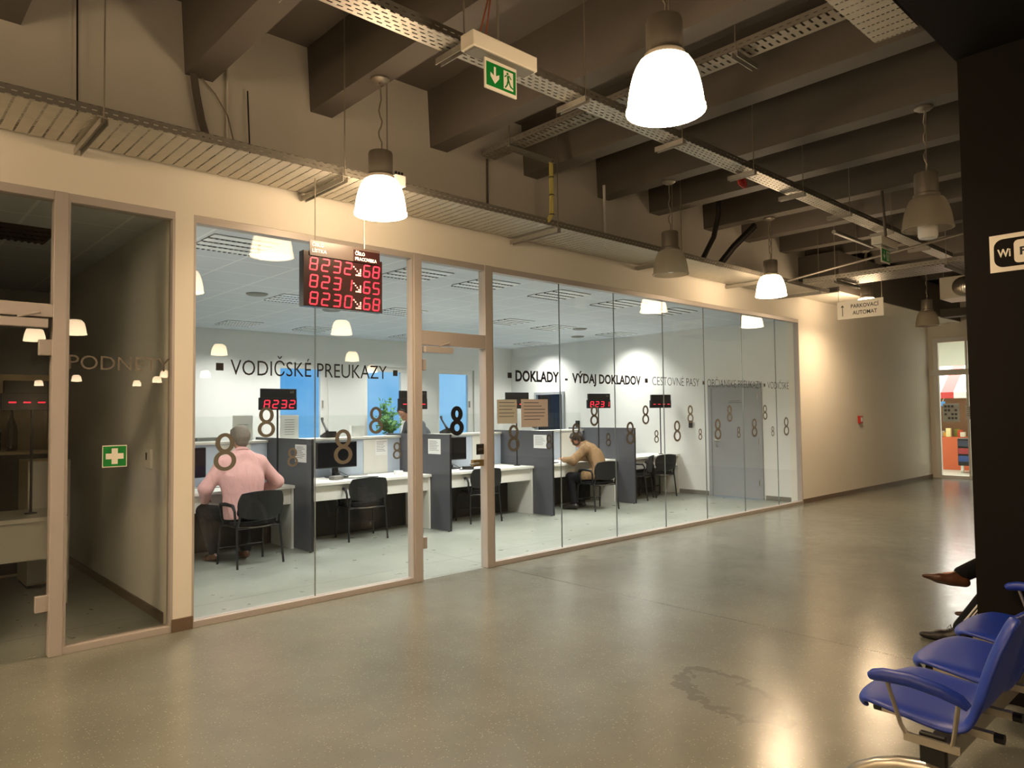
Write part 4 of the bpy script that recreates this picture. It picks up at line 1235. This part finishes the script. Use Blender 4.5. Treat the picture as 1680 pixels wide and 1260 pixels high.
# ------------------------------------------------------------------ blue waiting bench
def beam_bench(loc, label, n, x0=3.08, pitch=.59, arms=True):
    t = thing('waiting_bench', label, 'bench', loc, 0, 'blue beam seating')
    prof = [(.474, .424), (.474, .432), (.460, .442), (.42, .449), (.36, .448), (.29, .442), (.22, .436), (.155, .433), (.105, .440), (.07, .460), (.045, .505), (.025, .565), (.003, .645), (-.022, .72), (-.048, .785), (-.062, .82), (-.07, .832)]
    P = [Vector((0, a, b + .045)) for a, b in prof]
    for k in range(n):
        cx = k * pitch
        nu = 17
        vs = []; fs = []
        for i, p in enumerate(P):
            w = .268
            if i < 6:
                w = .268 - .085 * ((5 - i) / 5) ** 2
            if i > 11:
                w = .268 - .085 * ((i - 11) / 5) ** 2.2
            for j in range(nu):
                u = -1 + 2 * j / (nu - 1)
                e = max(0, (abs(u) - .80) / .20) ** 2
                front = max(0, 1 - i / 6)
                if i <= 8:
                    vs.append((cx + w * u, p.y - .055 * u ** 4 * front, p.z + .010 * u * u * (1 - front) - .026 * e * max(0, min(1, (i - 2) / 5))))
                else:
                    q = min(1, (i - 8) / 3)
                    vs.append((cx + w * u, p.y + .030 * u * u * q + (-.045 * e) * q, p.z - .026 * e * (1 - q)))
        for i in range(len(P) - 1):
            for j in range(nu - 1):
                fs.append((i * nu + j, i * nu + j + 1, (i + 1) * nu + j + 1, (i + 1) * nu + j))
        mb = MB(); mb.add(vs, fs)
        sh = part('seat_shell', mb, M['blue'], t, ang=70)
        so = sh.modifiers.new('thick', 'SOLIDIFY'); so.thickness = .020; so.offset = -1
        su = sh.modifiers.new('sub', 'SUBSURF'); su.levels = 1; su.render_levels = 2
        for dx in (-.125, .125):
            br = part('seat_bracket', MB().box(cx + dx - .015, cx + dx + .015, .03, .40, .435, .462), M['chrome'], t)
            for ya, yb in ((.40, .43), (.0, .03)):
                part('bracket_cap', MB().cyl((cx + dx, ya, .448), (cx + dx, yb, .448), .018, 10), M['blackp'], br)
    L = (n - 1) * pitch
    part('beam', MB().box(-.30, L + .30, .13, .205, .36, .435), M['chrome'], t, bevel=.005)
    part('beam_cap', MB().box(-.325, -.30, .125, .21, .37, .475), M['blackp'], t, bevel=.006)
    part('beam_cap', MB().box(L + .30, L + .325, .125, .21, .37, .475), M['blackp'], t, bevel=.006)
    for lx in (-.275, L + .275):
        lg = part('leg', MB().tube([(lx, .19 + .38 * math.cos(R(a)) + .02 * math.sin(R(a)) * -1, .02 + .312 * math.sin(R(a))) for a in range(180, -1, -12)], [.020 + .011 * math.sin(R(a)) for a in range(180, -1, -12)], 12), M['chrome'], t)
        part('foot_pad', MB().cyl((lx, -.195, 0), (lx, -.195, .02), .026, 12).cyl((lx, .575, 0), (lx, .575, .02), .026, 12), M['blackp'], lg)
    if arms:
        for ax, s_ in ((-.345, -1), (L + .33, 1)):
            ar = part('armrest', MB().tube([(ax, .045, .604), (ax, .07, .622), (ax, .13, .640), (ax, .22, .652), (ax, .31, .648), (ax, .345, .640), (ax, .362, .632)], [.014, .021, .024, .025, .024, .021, .013], 12), M['blue'], t)
            part('armrest_post', MB().tube([(ax, .305, .64), (ax, .26, .49), (ax, .245, .465), (ax + .02 * -s_, .235, .455)], .008, 8).tube([(ax, .075, .62), (ax, .095, .48), (ax, .10, .465)], .008, 8).box(ax - .006, ax + .006, .075, .25, .44, .468), M['chrome'], ar)
    return t
beam_bench((3.10, .715, 0), 'blue three-seat waiting bench with an armrest at the lower right corner', 3)
beam_bench((5.85, .715, 0), 'blue waiting bench hidden behind the dark column, with two people sitting', 2)

# ------------------------------------------------------------------ dark side room
sd = thing('side_desk', 'white desk in the dark side room behind the left glass door', 'desk', (-.6, 7.25, 0))
part('desk_top', MB().box(0, 2.05, 0, .75, .725, .762), M['desk'], sd, bevel=.004)
part('front_panel', MB().box(0, 2.0, .05, .07, .40, .725), M['desk'], sd)
part('side_panel', MB().box(2.02, 2.05, .02, .74, 0, .725), M['desk'], sd, bevel=.003)
desk_display((1.22, 7.55, .765), 0, '----', '', 'black counter display in the dark side room with a red line')
cbn = thing('cupboard', 'tall pale cupboard with an open niche in the dark side room', 'cupboard', (.85, 8.75, 0))
part('body', MB().box(0, .03, 0, .5, 0, 2.02).box(.77, .80, 0, .5, 0, 2.02).box(.03, .77, .47, .5, 0, 2.02).box(0, .8, 0, .5, 2.02, 2.05).box(.03, .77, .02, .47, 1.24, 1.27).box(.03, .77, .02, .47, .02, .05), M['cup'], cbn)
dr = part('door', MB().box(.03, .77, 0, .02, .05, 1.24), M['modesty'], cbn)
part('handle', MB().box(.68, .70, -.02, 0, .75, .9), M['chrome'], dr)
part('upper_board', MB().box(.03, .77, 0, .02, 1.76, 2.02), M['cup'], cbn)
for x, h_, lb in ((1.12, .40, 'dark wine bottle on the cupboard shelf, left of the pair'), (1.26, .46, 'taller dark bottle on the cupboard shelf, right of the pair')):
    o = part('bottle', MB().lathe([(.005, 0), (.05, .002), (.055, .02), (.055, h_ * .45), (.045, h_ * .58), (.018, h_ * .75), (.016, h_ * .96), (.02, h_ * .97), (.02, h_), (.004, h_)], seg=18), M['bottle'])
    o.location = (x, 8.93, 1.272)
    tag(o, lb, 'bottle', 'bottles in the side room')
sc2 = thing('side_cabinet', 'pale cabinet behind the desk end in the dark side room', 'cabinet', (1.28, 8.1, 0))
part('body', MB().box(0, .35, .02, .5, .03, 1.2), M['cup'], sc2)
part('door', MB().box(.005, .345, 0, .02, .05, 1.19), M['desk'], sc2)
part('plinth', MB().box(.01, .34, .04, .48, 0, .03), M['blackp'], sc2)

# ------------------------------------------------------------------ market passage seen through the end door
aw = thing('market_stall', 'market stall with a red and white striped awning beyond the end door', 'stall', (21.2, 5.0, 0))
n = 10
b1 = MB(); b2 = MB()
for k in range(n):
    y0, y1 = k * .3, k * .3 + .3
    bb = b1 if k % 2 else b2
    bb.add([(-.15, y0, 2.02), (-.15, y1, 2.02), (.9, y1, 2.75), (.9, y0, 2.75)], [(0, 1, 2, 3)])
    bb.add([(-.15, y0, 2.02), (-.15, y1, 2.02), (-.15, y1, 1.86), (-.15, y0, 1.86)], [(3, 2, 1, 0)])
part('awning_red', b1, mat('awning_red', '#c2413f', .7), aw, smooth=False)
part('awning_white', b2, M['white'], aw, smooth=False)
part('post', MB().box(-.1, -.06, .0, .04, 0, 2.1).box(-.1, -.06, 2.96, 3.0, 0, 2.1), M['steel'], aw)
part('counter', MB().box(0, .7, .0, 3.0, .0, .85), mat('stall_orange', '#d5683e', .5), aw)
part('shelf_back', MB().box(.85, .9, 0, 3.0, 0, 2.6), mat('stall_back', '#8b6a4a', .6), aw)
rr = random.Random(11)
cols = [mat('goods_%d' % k, c, .5) for k, c in enumerate(('#e2b23a', '#d9d2c0', '#c8502c', '#8aa83c', '#efe2a0'))]
for k in range(26):
    o = part('goods_box', MB().box(-.055, .055, -.055, .055, 0, rr.uniform(.10, .26)), cols[k % 5], bevel=.01)
    o.location = (21.28 + .16 * (k % 3), 5.12 + .11 * k, .851)
    tag(o, 'small colourful package on the market stall counter', 'package', 'packages on the market stall')
bl = thing('stall_sign', 'small blue sign under the striped awning', 'sign', (20.9, 6.22, 1.66))
part('board', MB().box(0, .01, -.16, .16, 0, .12), mat('sign_blue', '#4f8fd0', .5), bl)
part('hanging_wire', MB().cyl((.005, -.1, .12), (.14, -.1, .21), .003).cyl((.005, .1, .12), (.14, .1, .21), .003), M['wire'], bl)
tr = thing('trolley', 'dark market trolley with red and blue crates beyond the end door', 'trolley', (20.3, 5.35, 0))
part('tub', MB().box(0, .6, -.5, .3, .18, .85), M['blackp'], tr, bevel=.02)
for k in range(3):
    part('crate', MB().box(-.02, .0, -.1, .28, .28 + k * .19, .42 + k * .19), mat('crate_%d' % k, ('#33508f', '#a33a3f', '#3a3f55')[k], .5), tr)
for y in (-.42, .22):
    part('caster', MB().cyl((.06, y - .02, .05), (.06, y + .02, .05), .05, 14).box(.04, .08, y - .03, y + .03, .05, .19), M['white'], tr)
poster = notice('white poster with grey squares behind the glass of the end door', 0, 0, .34, .42, 'paper', lines=False)
poster.location = (18.615, 5.28, 1.50); poster.rotation_euler = (0, 0, R(-90))
b = MB()
for r_ in range(4):
    for c_ in range(4):
        if (r_ * 3 + c_ * 5) % 4:
            b.box(-.14 + c_ * .07, -.09 + c_ * .07, -.0012, -.0006, -.15 + r_ * .09, -.10 + r_ * .09)
part('grey_squares', b, M['print'], poster)
p2 = notice('small white notice on the end door frame by the column', 0, 0, .22, .31, 'paper', rows=5)
p2.location = (18.555, 4.86, 1.50); p2.rotation_euler = (0, 0, R(-90))
# ------------------------------------------------------------------ people
def surface_nets(F, lo, h):
    nx, ny, nz = F.shape
    ins = F < 0
    idx = -np.ones((nx - 1, ny - 1, nz - 1), int)
    cs = [(0, 0, 0), (1, 0, 0), (0, 1, 0), (1, 1, 0), (0, 0, 1), (1, 0, 1), (0, 1, 1), (1, 1, 1)]
    cut = lambda A, c: A[c[0]:nx - 1 + c[0], c[1]:ny - 1 + c[1], c[2]:nz - 1 + c[2]]
    cnt = sum(cut(ins, c).astype(np.int8) for c in cs)
    act = (cnt > 0) & (cnt < 8)
    ijk = np.argwhere(act)
    idx[act] = np.arange(len(ijk))
    acc = np.zeros((len(ijk), 3)); num = np.zeros(len(ijk))
    V = [cut(F, c)[act] for c in cs]
    for a in range(8):
        for b in range(a + 1, 8):
            d = np.array(cs[b]) - np.array(cs[a])
            if abs(d).sum() != 1:
                continue
            m = (V[a] < 0) != (V[b] < 0)
            t = np.where(m, V[a] / np.where(m, V[a] - V[b], 1), 0)
            acc += np.where(m[:, None], np.array(cs[a]) + t[:, None] * d, 0); num += m
    P = np.array(lo) + (ijk + acc / num[:, None]) * h
    faces = []
    for ax in range(3):
        o1, o2 = [(1, 2), (2, 0), (0, 1)][ax]
        sl0 = [slice(None)] * 3; sl1 = [slice(None)] * 3
        sl0[ax] = slice(0, -1); sl1[ax] = slice(1, None)
        A, B = ins[tuple(sl0)], ins[tuple(sl1)]
        e = np.argwhere(A != B)
        e = e[(e[:, o1] > 0) & (e[:, o2] > 0) & (e[:, o1] < F.shape[o1] - 1) & (e[:, o2] < F.shape[o2] - 1)]
        if not len(e):
            continue
        def q(d1, d2):
            c = e.copy(); c[:, o1] -= d1; c[:, o2] -= d2
            return idx[c[:, 0], c[:, 1], c[:, 2]]
        Q = np.stack([q(1, 1), q(0, 1), q(0, 0), q(1, 0)], 1)
        fl_ = A[e[:, 0], e[:, 1], e[:, 2]]
        Q[~fl_] = Q[~fl_][:, ::-1]
        faces.append(Q)
    return P, np.concatenate(faces)

class SDF:
    def __init__(s): s.ops = []
    def cone(s, a, b, ra, rb, k=.03, flat=None, fk=1.0):
        s.ops.append(('c', np.array(a, float), np.array(b, float), ra, rb, k, None if flat is None else np.array(flat, float), fk)); return s
    def cut(s, p, n):
        s.ops.append(('p', np.array(p, float), np.array(n, float))); return s
    def build(s, h, smooth=1):
        los = []; his = []
        for o in s.ops:
            if o[0] == 'c':
                r = max(o[3], o[4]) + .02
                los += [np.minimum(o[1], o[2]) - r]; his += [np.maximum(o[1], o[2]) + r]
        lo = np.min(los, 0) - 2 * h; hi = np.max(his, 0) + 2 * h
        n = np.ceil((hi - lo) / h).astype(int) + 1
        F = np.full(n, .2, np.float32)
        ax = [lo[i] + h * np.arange(n[i]) for i in range(3)]
        for o in s.ops:
            if o[0] == 'c':
                _, a, b, ra, rb, k, fl_, fk = o
                r = max(ra, rb) + .08
                i0 = np.maximum(((np.minimum(a, b) - r - lo) / h).astype(int), 0); i1 = np.minimum(((np.maximum(a, b) + r - lo) / h).astype(int) + 2, n)
                sl = tuple(slice(i0[i], i1[i]) for i in range(3))
                X = np.stack(np.meshgrid(*[ax[i][sl[i]] for i in range(3)], indexing='ij'), -1)
                ba = b - a; L2 = max(ba @ ba, 1e-9)
                t = np.clip(((X - a) @ ba) / L2, 0, 1)
                v = X - a - t[..., None] * ba
                if fl_ is not None:
                    c = v @ fl_
                    v = v + (c * (fk - 1))[..., None] * fl_
                d = np.linalg.norm(v, axis=-1) - (ra + (rb - ra) * t)
                f = F[sl]
                hh = np.clip(.5 + .5 * (f - d) / k, 0, 1)
                F[sl] = f + (d - f) * hh - k * hh * (1 - hh)
            else:
                _, p, nn = o
                X = np.stack(np.meshgrid(*ax, indexing='ij'), -1)
                F = np.maximum(F, ((X - p) @ nn).astype(np.float32))
        return surface_nets(F, lo, h)
def sdf_part(name, S, h, m, parent, label=None, it=2):
    P, Q = S.build(h)
    org = np.array(parent.matrix_basis.translation if parent.parent is None else parent.parent.matrix_basis.translation)
    me = bpy.data.meshes.new(name)
    # light Laplacian smoothing
    n = len(P)
    e = np.concatenate([Q[:, [0, 1]], Q[:, [1, 2]], Q[:, [2, 3]], Q[:, [3, 0]]])
    for _ in range(it):
        s_ = np.zeros((n, 3)); c_ = np.zeros(n)
        np.add.at(s_, e[:, 0], P[e[:, 1]]); np.add.at(c_, e[:, 0], 1)
        np.add.at(s_, e[:, 1], P[e[:, 0]]); np.add.at(c_, e[:, 1], 1)
        P = P * .5 + .5 * s_ / np.maximum(c_, 1)[:, None]
    me.from_pydata((P - org).tolist(), [], Q.tolist())
    me.validate(); me.update()
    o = link(name, me, m, parent, ang=180)
    if label:
        o['label'] = label
    return o

def un(v):
    v = np.array(v, float); return v / np.linalg.norm(v)

def person(label, base, J, top_m, leg_m, shoe_m, hair_m, hair_len=.0, collar=True, group=None, build=1.0, wide=1.0, top='shirt', coat_tail=0.0, stripes=False):
    t = thing('person', label, 'person', base, 0, group)
    A = {k: np.array(v, float) for k, v in J.items()}
    fwd = un(A['fwd']); hf = un(A['hf']); hu = un(A['hu'] - hf * (A['hu'] @ hf)); hr = np.cross(hf, hu)
    pel, che, nek, hed = A['pel'], A['che'], A['nek'], A['hed']
    spine = un(nek - pel)
    cf = un(fwd - spine * (fwd @ spine)) # chest forward, square to the spine
    B = build
    # ---- body: one skin surface
    S = SDF()
    S.cone(pel, che, .13 * B, .15 * B, .05, cf, 1.45).cone(che, nek - spine * .06, .14 * B, .07, .05, cf, 1.3)
    S.cone(nek - spine * .07, hed - hu * .06 - hf * .012, .058, .054, .03)
    S.cone(hed + hu * .025 - hf * .018, hed + hu * .025 + hf * .02, .083, .080, .02, hr, 1.12)
    S.cone(hed - hu * .03 + hf * .02, hed - hu * .085 + hf * .055, .066, .038, .03)
    S.cone(hed - hu * .005 + hf * .088, hed - hu * .032 + hf * .104, .010, .014, .012)
    S.cone(hed - hu * .062 + hf * .083 + hr * .016, hed - hu * .062 + hf * .083 - hr * .016, .009, .009, .008)
    S.cone(hed + hu * .022 + hf * .085 + hr * .035, hed + hu * .022 + hf * .085 - hr * .035, .009, .009, .012)
    for sg in (-1, 1):
        ec = hed + hr * sg * .080 - hf * .012
        S.cone(ec + hu * .022, ec - hu * .025 + hf * .006, .018, .012, .008, hr, 2.0)
    for s_ in 'lr':
        sh, el, wr = A['sh' + s_], A['el' + s_], A['wr' + s_]
        S.cone(nek - spine * .09, sh, .06, .058, .05).cone(sh, el, .058, .044, .03).cone(el, wr, .044, .027, .02)
        hd, hn = un(A['hd' + s_]), un(A['hn' + s_])      # along the hand, palm normal
        hn = un(hn - hd * (hn @ hd)); hl = np.cross(hd, hn) * (1 if s_ == 'r' else -1)   # towards the thumb
        S.cone(wr, wr + hd * .03, .027, .030, .015, hn, 1.5)
        S.cone(wr + hd * .02, wr + hd * .075, .034, .040, .015, hn, 2.3)
        for q, (off, L) in enumerate(((.030, .072), (.010, .080), (-.010, .074), (-.029, .058))):
            k0 = wr + hd * .082 + hl * off
            d1 = un(hd + hn * .35); k1 = k0 + d1 * L * .5
            d2 = un(hd + hn * 1.0); k2 = k1 + d2 * L * .5
            S.cone(wr + hd * .06 + hl * off * .9, k0, .011, .0098, .006).cone(k0, k1, .0098, .0088, .005).cone(k1, k2, .0088, .0072, .005)
        th = wr + hd * .03 + hl * .03
        S.cone(wr + hd * .02 + hl * .015, th, .015, .013, .01).cone(th, th + un(hd + hl * .8 + hn * .3) * .04, .012, .0105, .006).cone(th + un(hd + hl * .8 + hn * .3) * .04, th + un(hd + hl * .8 + hn * .3) * .04 + un(hd + hl * .2 + hn * .5) * .028, .0105, .0085, .006)
        hp, kn, an = A['hp' + s_], A['kn' + s_], A['an' + s_]
        S.cone(pel, hp, .11, .09, .05).cone(hp, kn, .085, .055, .04).cone(kn, an, .054, .036, .03)
        td = un(A['to' + s_])
        S.cone(an, an + td * .07 + un(an - kn) * .05, .034, .022, .02)
    body = sdf_part('body', S, .0075, M['skin'], t, it=1)
    # ---- upper garment
    C = SDF()
    C.cone(pel + spine * .02, che, .160 * wide, .182 * wide, .06, cf, 1.42 * wide).cone(che, nek - spine * .10, .180 * wide, .12, .06, cf, 1.40 * wide)
    if coat_tail:
        for s_ in 'lr':
            C.cone(pel, A['hp' + s_] + (A['kn' + s_] - A['hp' + s_]) * coat_tail, .175 * B, .12, .06)
    for s_ in 'lr':
        sh, el, wr = A['sh' + s_], A['el' + s_], A['wr' + s_]
        C.cone(nek - spine * .055, sh, .086, .084, .06).cone(sh, el, .084, .072, .04).cone(el, wr - un(wr - el) * .02, .073, .050, .035)
    if collar:
        C.cone(nek - spine * .05 - cf * .004, nek + spine * .0 - cf * .004, .072, .066, .012)
    if wide > 1.1 and not coat_tail:
        C.cone(pel - spine * .03, pel + spine * .06, .165 * wide, .165 * wide, .05, cf, 1.38 * wide)
        C.cut(pel - np.array((0, 0, .065)), (0, 0, -1))
    if coat_tail:
        C.cut(pel - np.array((0, 0, .06)), (0, 0, -1))
    sh_o = sdf_part(top, C, .011, top_m, t)
    if wide > 1.1:
        cs_ = un(np.cross(cf, spine)); c0 = nek - spine * .012 - cf * .006 - np.array(base)
        ring = [tuple(c0 + (cs_ * math.cos(a) * .074 + cf * math.sin(a) * .072) + spine * (.012 - .02 * math.sin(a))) for a in [R(-230 + 290 * k / 20) for k in range(21)]]
        b_ = MB().tube(ring, .013, 8)
        part('collar', b_, top_m, sh_o)
    # ---- trousers
    D = SDF()
    D.cone(pel - spine * .02, pel + spine * .05, .150 * B, .150 * B, .04, cf, 1.3)
    for s_ in 'lr':
        hp, kn, an = A['hp' + s_], A['kn' + s_], A['an' + s_]
        D.cone(pel, hp, .125, .112, .06).cone(hp, kn, .102, .076, .04).cone(kn, an - un(an - kn) * .02, .072, .058, .03)
    tr_o = sdf_part('trousers', D, .011, leg_m, t)
    if stripes:
        for s_ in 'lr':
            kn, an = A['kn' + s_], A['an' + s_]
            b_ = MB(); d_ = un(an - kn); sd_ = un(np.cross(d_, A['to' + s_])) * (1 if stripes == 'l' else -1)
            fw_ = un(A['to' + s_])
            for q in (-1, 0, 1):
                p0 = kn + sd_ * .066 + fw_ * q * .022 - np.array(base); p1 = an + sd_ * .054 + fw_ * q * .018 - d_ * .02 - np.array(base)
                b_.tube([tuple(p0), tuple(p1)], .006, 6)
            part('white_stripe', b_, M['white'], tr_o)
    # ---- shoes
    for s_ in 'lr':
        an, td = A['an' + s_], un(A['to' + s_])
        dn = un(an - A['kn' + s_]); dn = un(dn - td * (dn @ td)); sd_ = np.cross(td, dn)
        E_ = SDF()
        he = an + dn * .045 - td * .035; ba_ = an + dn * .058 + td * .12; tp = an + dn * .062 + td * .215
        sc_ = 1.0 if shoe_m is M['leather'] else 1.14
        E_.cone(he, ba_, .040 * sc_, .046 * sc_, .02, dn, 1.15).cone(ba_, tp, .046 * sc_, .024 if shoe_m is M['leather'] else .036, .02, dn, 1.5).cone(an + dn * .0, an + dn * .045 + td * .05, .044, .04, .03)
        E_.cut(an + dn * .085, dn)
        so = sdf_part('shoe', E_, .008, shoe_m, t)
        if shoe_m is M['black_leather']:
            b_ = MB()
            for q in range(4):
                c0 = an + td * (.06 + .022 * q) + dn * (.002 + .010 * q) - np.array(base)
                b_.tube([tuple(c0 + sd_ * .022), tuple(c0 - dn * .006), tuple(c0 - sd_ * .022)], .003, 5)
            c0 = an + td * .055 - dn * .006 - np.array(base)
            b_.tube([tuple(c0), tuple(c0 + sd_ * .03 - dn * .025), tuple(c0 + sd_ * .045 + td * .02), tuple(c0 + sd_ * .02 + td * .01 + dn * .005)], .0025, 5)
            part('lace', b_, M['cable_k'], so)
    # ---- hair
    H = SDF()
    H.cone(hed + hu * .030 - hf * .026, hed + hu * .034 + hf * .014, .104, .094, .02, hr, 1.06)
    H.cone(hed - hu * .01 - hf * .045, hed - hu * (.045 + hair_len) - hf * .045, .080, .064, .03, hr, .95)
    rg = random.Random(3)
    for q in range(22):                              # locks of hair lying over the skull
        a_ = rg.uniform(0, 2 * PI); el_ = rg.uniform(-.15, 1.3)
        d_ = un((hr * math.cos(a_) - hf * (math.sin(a_) * .8 + .25)) * math.cos(el_) + hu * math.sin(el_))
        c_ = hed + hu * .03 - hf * .01 + d_ * .088
        H.cone(c_, c_ - hu * .045 * (1 - abs(math.sin(el_))) + hr * rg.uniform(-.03, .03) + hf * .02, .021, .014, .012)
    H.cut(hed + hf * .052 + hu * .045, un(hf * 1.0 - hu * .55))
    for sg in (-1, 1):
        H.cut(hed + hr * sg * .106, hr * sg)
    sdf_part('hair', H, .008, hair_m, t)
    # ---- eyes
    b_ = MB()
    for sg in (-1, 1):
        c_ = hed + hf * .0895 + hu * .006 + hr * sg * .032 - np.array(base)
        e_ = part('eye', MB().lathe([(.001, -.009), (.008, -.005), (.0105, 0), (.008, .005), (.001, .009)], c=tuple(c_), seg=10), M['white'], t)
        c2 = c_ + hf * .009
        part('pupil', MB().lathe([(.001, -.0045), (.004, -.003), (.0048, 0), (.004, .003), (.001, .0045)], c=tuple(c2), seg=8), M['ink'], e_)
        p0 = hed + hf * .092 + hu * .026 + hr * sg * .016 - np.array(base); p1 = hed + hf * .086 + hu * .028 + hr * sg * .050 - np.array(base)
        part('eyebrow', MB().tube([tuple(p0), tuple((p0 + p1) / 2 + hu * .005 + hf * .002), tuple(p1)], .0045, 6), hair_m, t)
    m0 = hed - hu * .064 + hf * .094 - np.array(base)
    part('lips', MB().tube([tuple(m0 - hr * .022 - hf * .006), tuple(m0), tuple(m0 + hr * .022 - hf * .006)], [.003, .005, .003], 6), M['lips'], t)
    return t

# man in the pink shirt, seen from behind, hands on his thighs, elbows out
person('person with grey hair in a pink shirt seated at the first counter, back turned', (3.22, 7.83, 0),
       dict(fwd=(.10, 1, 0), hf=(-.12, 1, -.12), hu=(0, .1, 1), pel=(3.22, 7.80, .56), che=(3.22, 7.86, .93), nek=(3.24, 7.93, 1.21), hed=(3.245, 7.985, 1.365),
            shl=(3.03, 7.90, 1.08), ell=(2.85, 7.92, .83), wrl=(2.92, 8.14, .68), hdl=(.3, .9, -.3), hnl=(.35, -.1, -1),
            shr=(3.43, 7.90, 1.08), elr=(3.655, 7.93, .85), wrr=(3.50, 8.13, .70), hdr=(-.45, .8, -.25), hnr=(-.2, -.1, -1),
            hpl=(3.13, 7.83, .52), knl=(2.93, 8.20, .56), anl=(3.02, 8.14, .10), tol=(-.2, 1, -.1),
            hpr=(3.33, 7.83, .52), knr=(3.42, 8.20, .52), anr=(3.33, 8.02, .10), tor=(.05, 1, -.05)),
       M['pink'], M['navy'], M['leather'], M['hair_grey'], .01, build=1.02, wide=1.28)
# man in the tan jacket, hunched over the fourth counter
person('person in a tan jacket hunched over the fourth counter desk', (9.12, 7.9, 0),
       dict(fwd=(-.45, 1, 0), hf=(-.45, .75, -.75), hu=(-.35, .55, .8), pel=(9.26, 7.83, .55), che=(9.33, 8.02, .86), nek=(9.22, 8.17, 1.06), hed=(9.14, 8.26, 1.15),
            shl=(9.08, 8.03, .98), ell=(8.86, 8.10, .80), wrl=(8.90, 8.34, .81), hdl=(.2, .9, .2), hnl=(.4, .2, -1),
            shr=(9.42, 8.18, .98), elr=(9.46, 8.30, .82), wrr=(9.24, 8.46, .80), hdr=(-.6, .7, -.1), hnr=(-.2, 0, -1),
            hpl=(9.14, 7.88, .51), knl=(8.90, 8.20, .53), anl=(8.88, 8.10, .10), tol=(-.35, 1, 0),
            hpr=(9.34, 7.90, .51), knr=(9.20, 8.28, .53), anr=(9.14, 8.16, .10), tor=(-.2, 1, 0)),
       M['tan'], M['navy'], M['black_leather'], M['hair_dark'], .0, build=1.1, wide=1.3, top='jacket', coat_tail=.35)
# clerk standing behind the counter, looking down
person('dark-haired person in a grey and black top standing behind the counters, looking down', (7.42, 10.2, 0),
       dict(fwd=(-1, -.2, 0), hf=(-.85, -.25, -.55), hu=(-.5, -.1, .85), pel=(7.45, 10.2, .92), che=(7.28, 10.18, 1.26), nek=(7.04, 10.15, 1.51), hed=(6.895, 10.12, 1.635),
            shl=(7.12, 9.97, 1.41), ell=(7.12, 9.86, 1.14), wrl=(6.98, 9.80, 1.10), hdl=(-1, -.2, -.1), hnl=(0, 0, -1),
            shr=(7.16, 10.36, 1.41), elr=(7.08, 10.42, 1.14), wrr=(6.95, 10.28, 1.10), hdr=(-1, -.4, -.1), hnr=(0, 0, -1),
            hpl=(7.43, 10.10, .90), knl=(7.40, 10.10, .50), anl=(7.44, 10.10, .09), tol=(-1, -.1, 0),
            hpr=(7.43, 10.29, .90), knr=(7.40, 10.30, .50), anr=(7.44, 10.30, .09), tor=(-1, .1, 0)),
       M['grey_cloth'], M['black_cloth'], M['black_leather'], M['hair_dark'], .02)
# two people on the bench hidden by the column
person('person in dark trousers with a raised pointed brown shoe, sitting behind the column', (6.5, .95, 0),
       dict(fwd=(0, 1, 0), hf=(0, 1, -.1), hu=(0, .1, 1), pel=(6.44, .86, .55), che=(6.44, .84, .90), nek=(6.44, .88, 1.18), hed=(6.44, .93, 1.33),
            shl=(6.24, .87, 1.08), ell=(6.20, .95, .80), wrl=(6.32, 1.17, .72), hdl=(.3, 1, -.1), hnl=(0, 0, -1),
            shr=(6.64, .87, 1.08), elr=(6.68, .95, .80), wrr=(6.54, 1.17, .72), hdr=(-.3, 1, -.1), hnr=(0, 0, -1),
            hpl=(6.35, .90, .52), knl=(6.40, 1.34, .52), anl=(6.34, 1.58, .09), tol=(-.25, 1, 0),
            hpr=(6.53, .90, .54), knr=(6.40, 1.28, .64), anr=(6.05, 1.70, .37), tor=(-.30, 1, .16)),
       M['black_cloth'], M['black_cloth'], M['leather'], M['hair_dark'], .0, group='people waiting behind the column')
person('person in black track trousers with white stripes and black sneakers, sitting behind the column', (5.85, .95, 0),
       dict(fwd=(0, 1, 0), hf=(0, 1, -.3), hu=(0, .3, 1), pel=(5.86, .88, .55), che=(5.86, .87, .90), nek=(5.86, .93, 1.17), hed=(5.86, .99, 1.32),
            shl=(5.66, .90, 1.07), ell=(5.63, .98, .80), wrl=(5.72, 1.19, .70), hdl=(.2, 1, -.1), hnl=(0, 0, -1),
            shr=(6.06, .90, 1.07), elr=(6.09, .98, .80), wrr=(6.0, 1.19, .70), hdr=(-.2, 1, -.1), hnr=(0, 0, -1),
            hpl=(5.77, .93, .52), knl=(5.74, 1.30, .52), anl=(5.62, 1.585, .085), tol=(-.18, 1, 0),
            hpr=(5.95, .93, .52), knr=(5.98, 1.30, .52), anr=(6.0, 1.34, .085), tor=(.1, 1, 0)),
       M['black_cloth'], M['black_cloth'], M['black_leather'], M['hair_dark'], .0, group='people waiting behind the column', stripes='r')
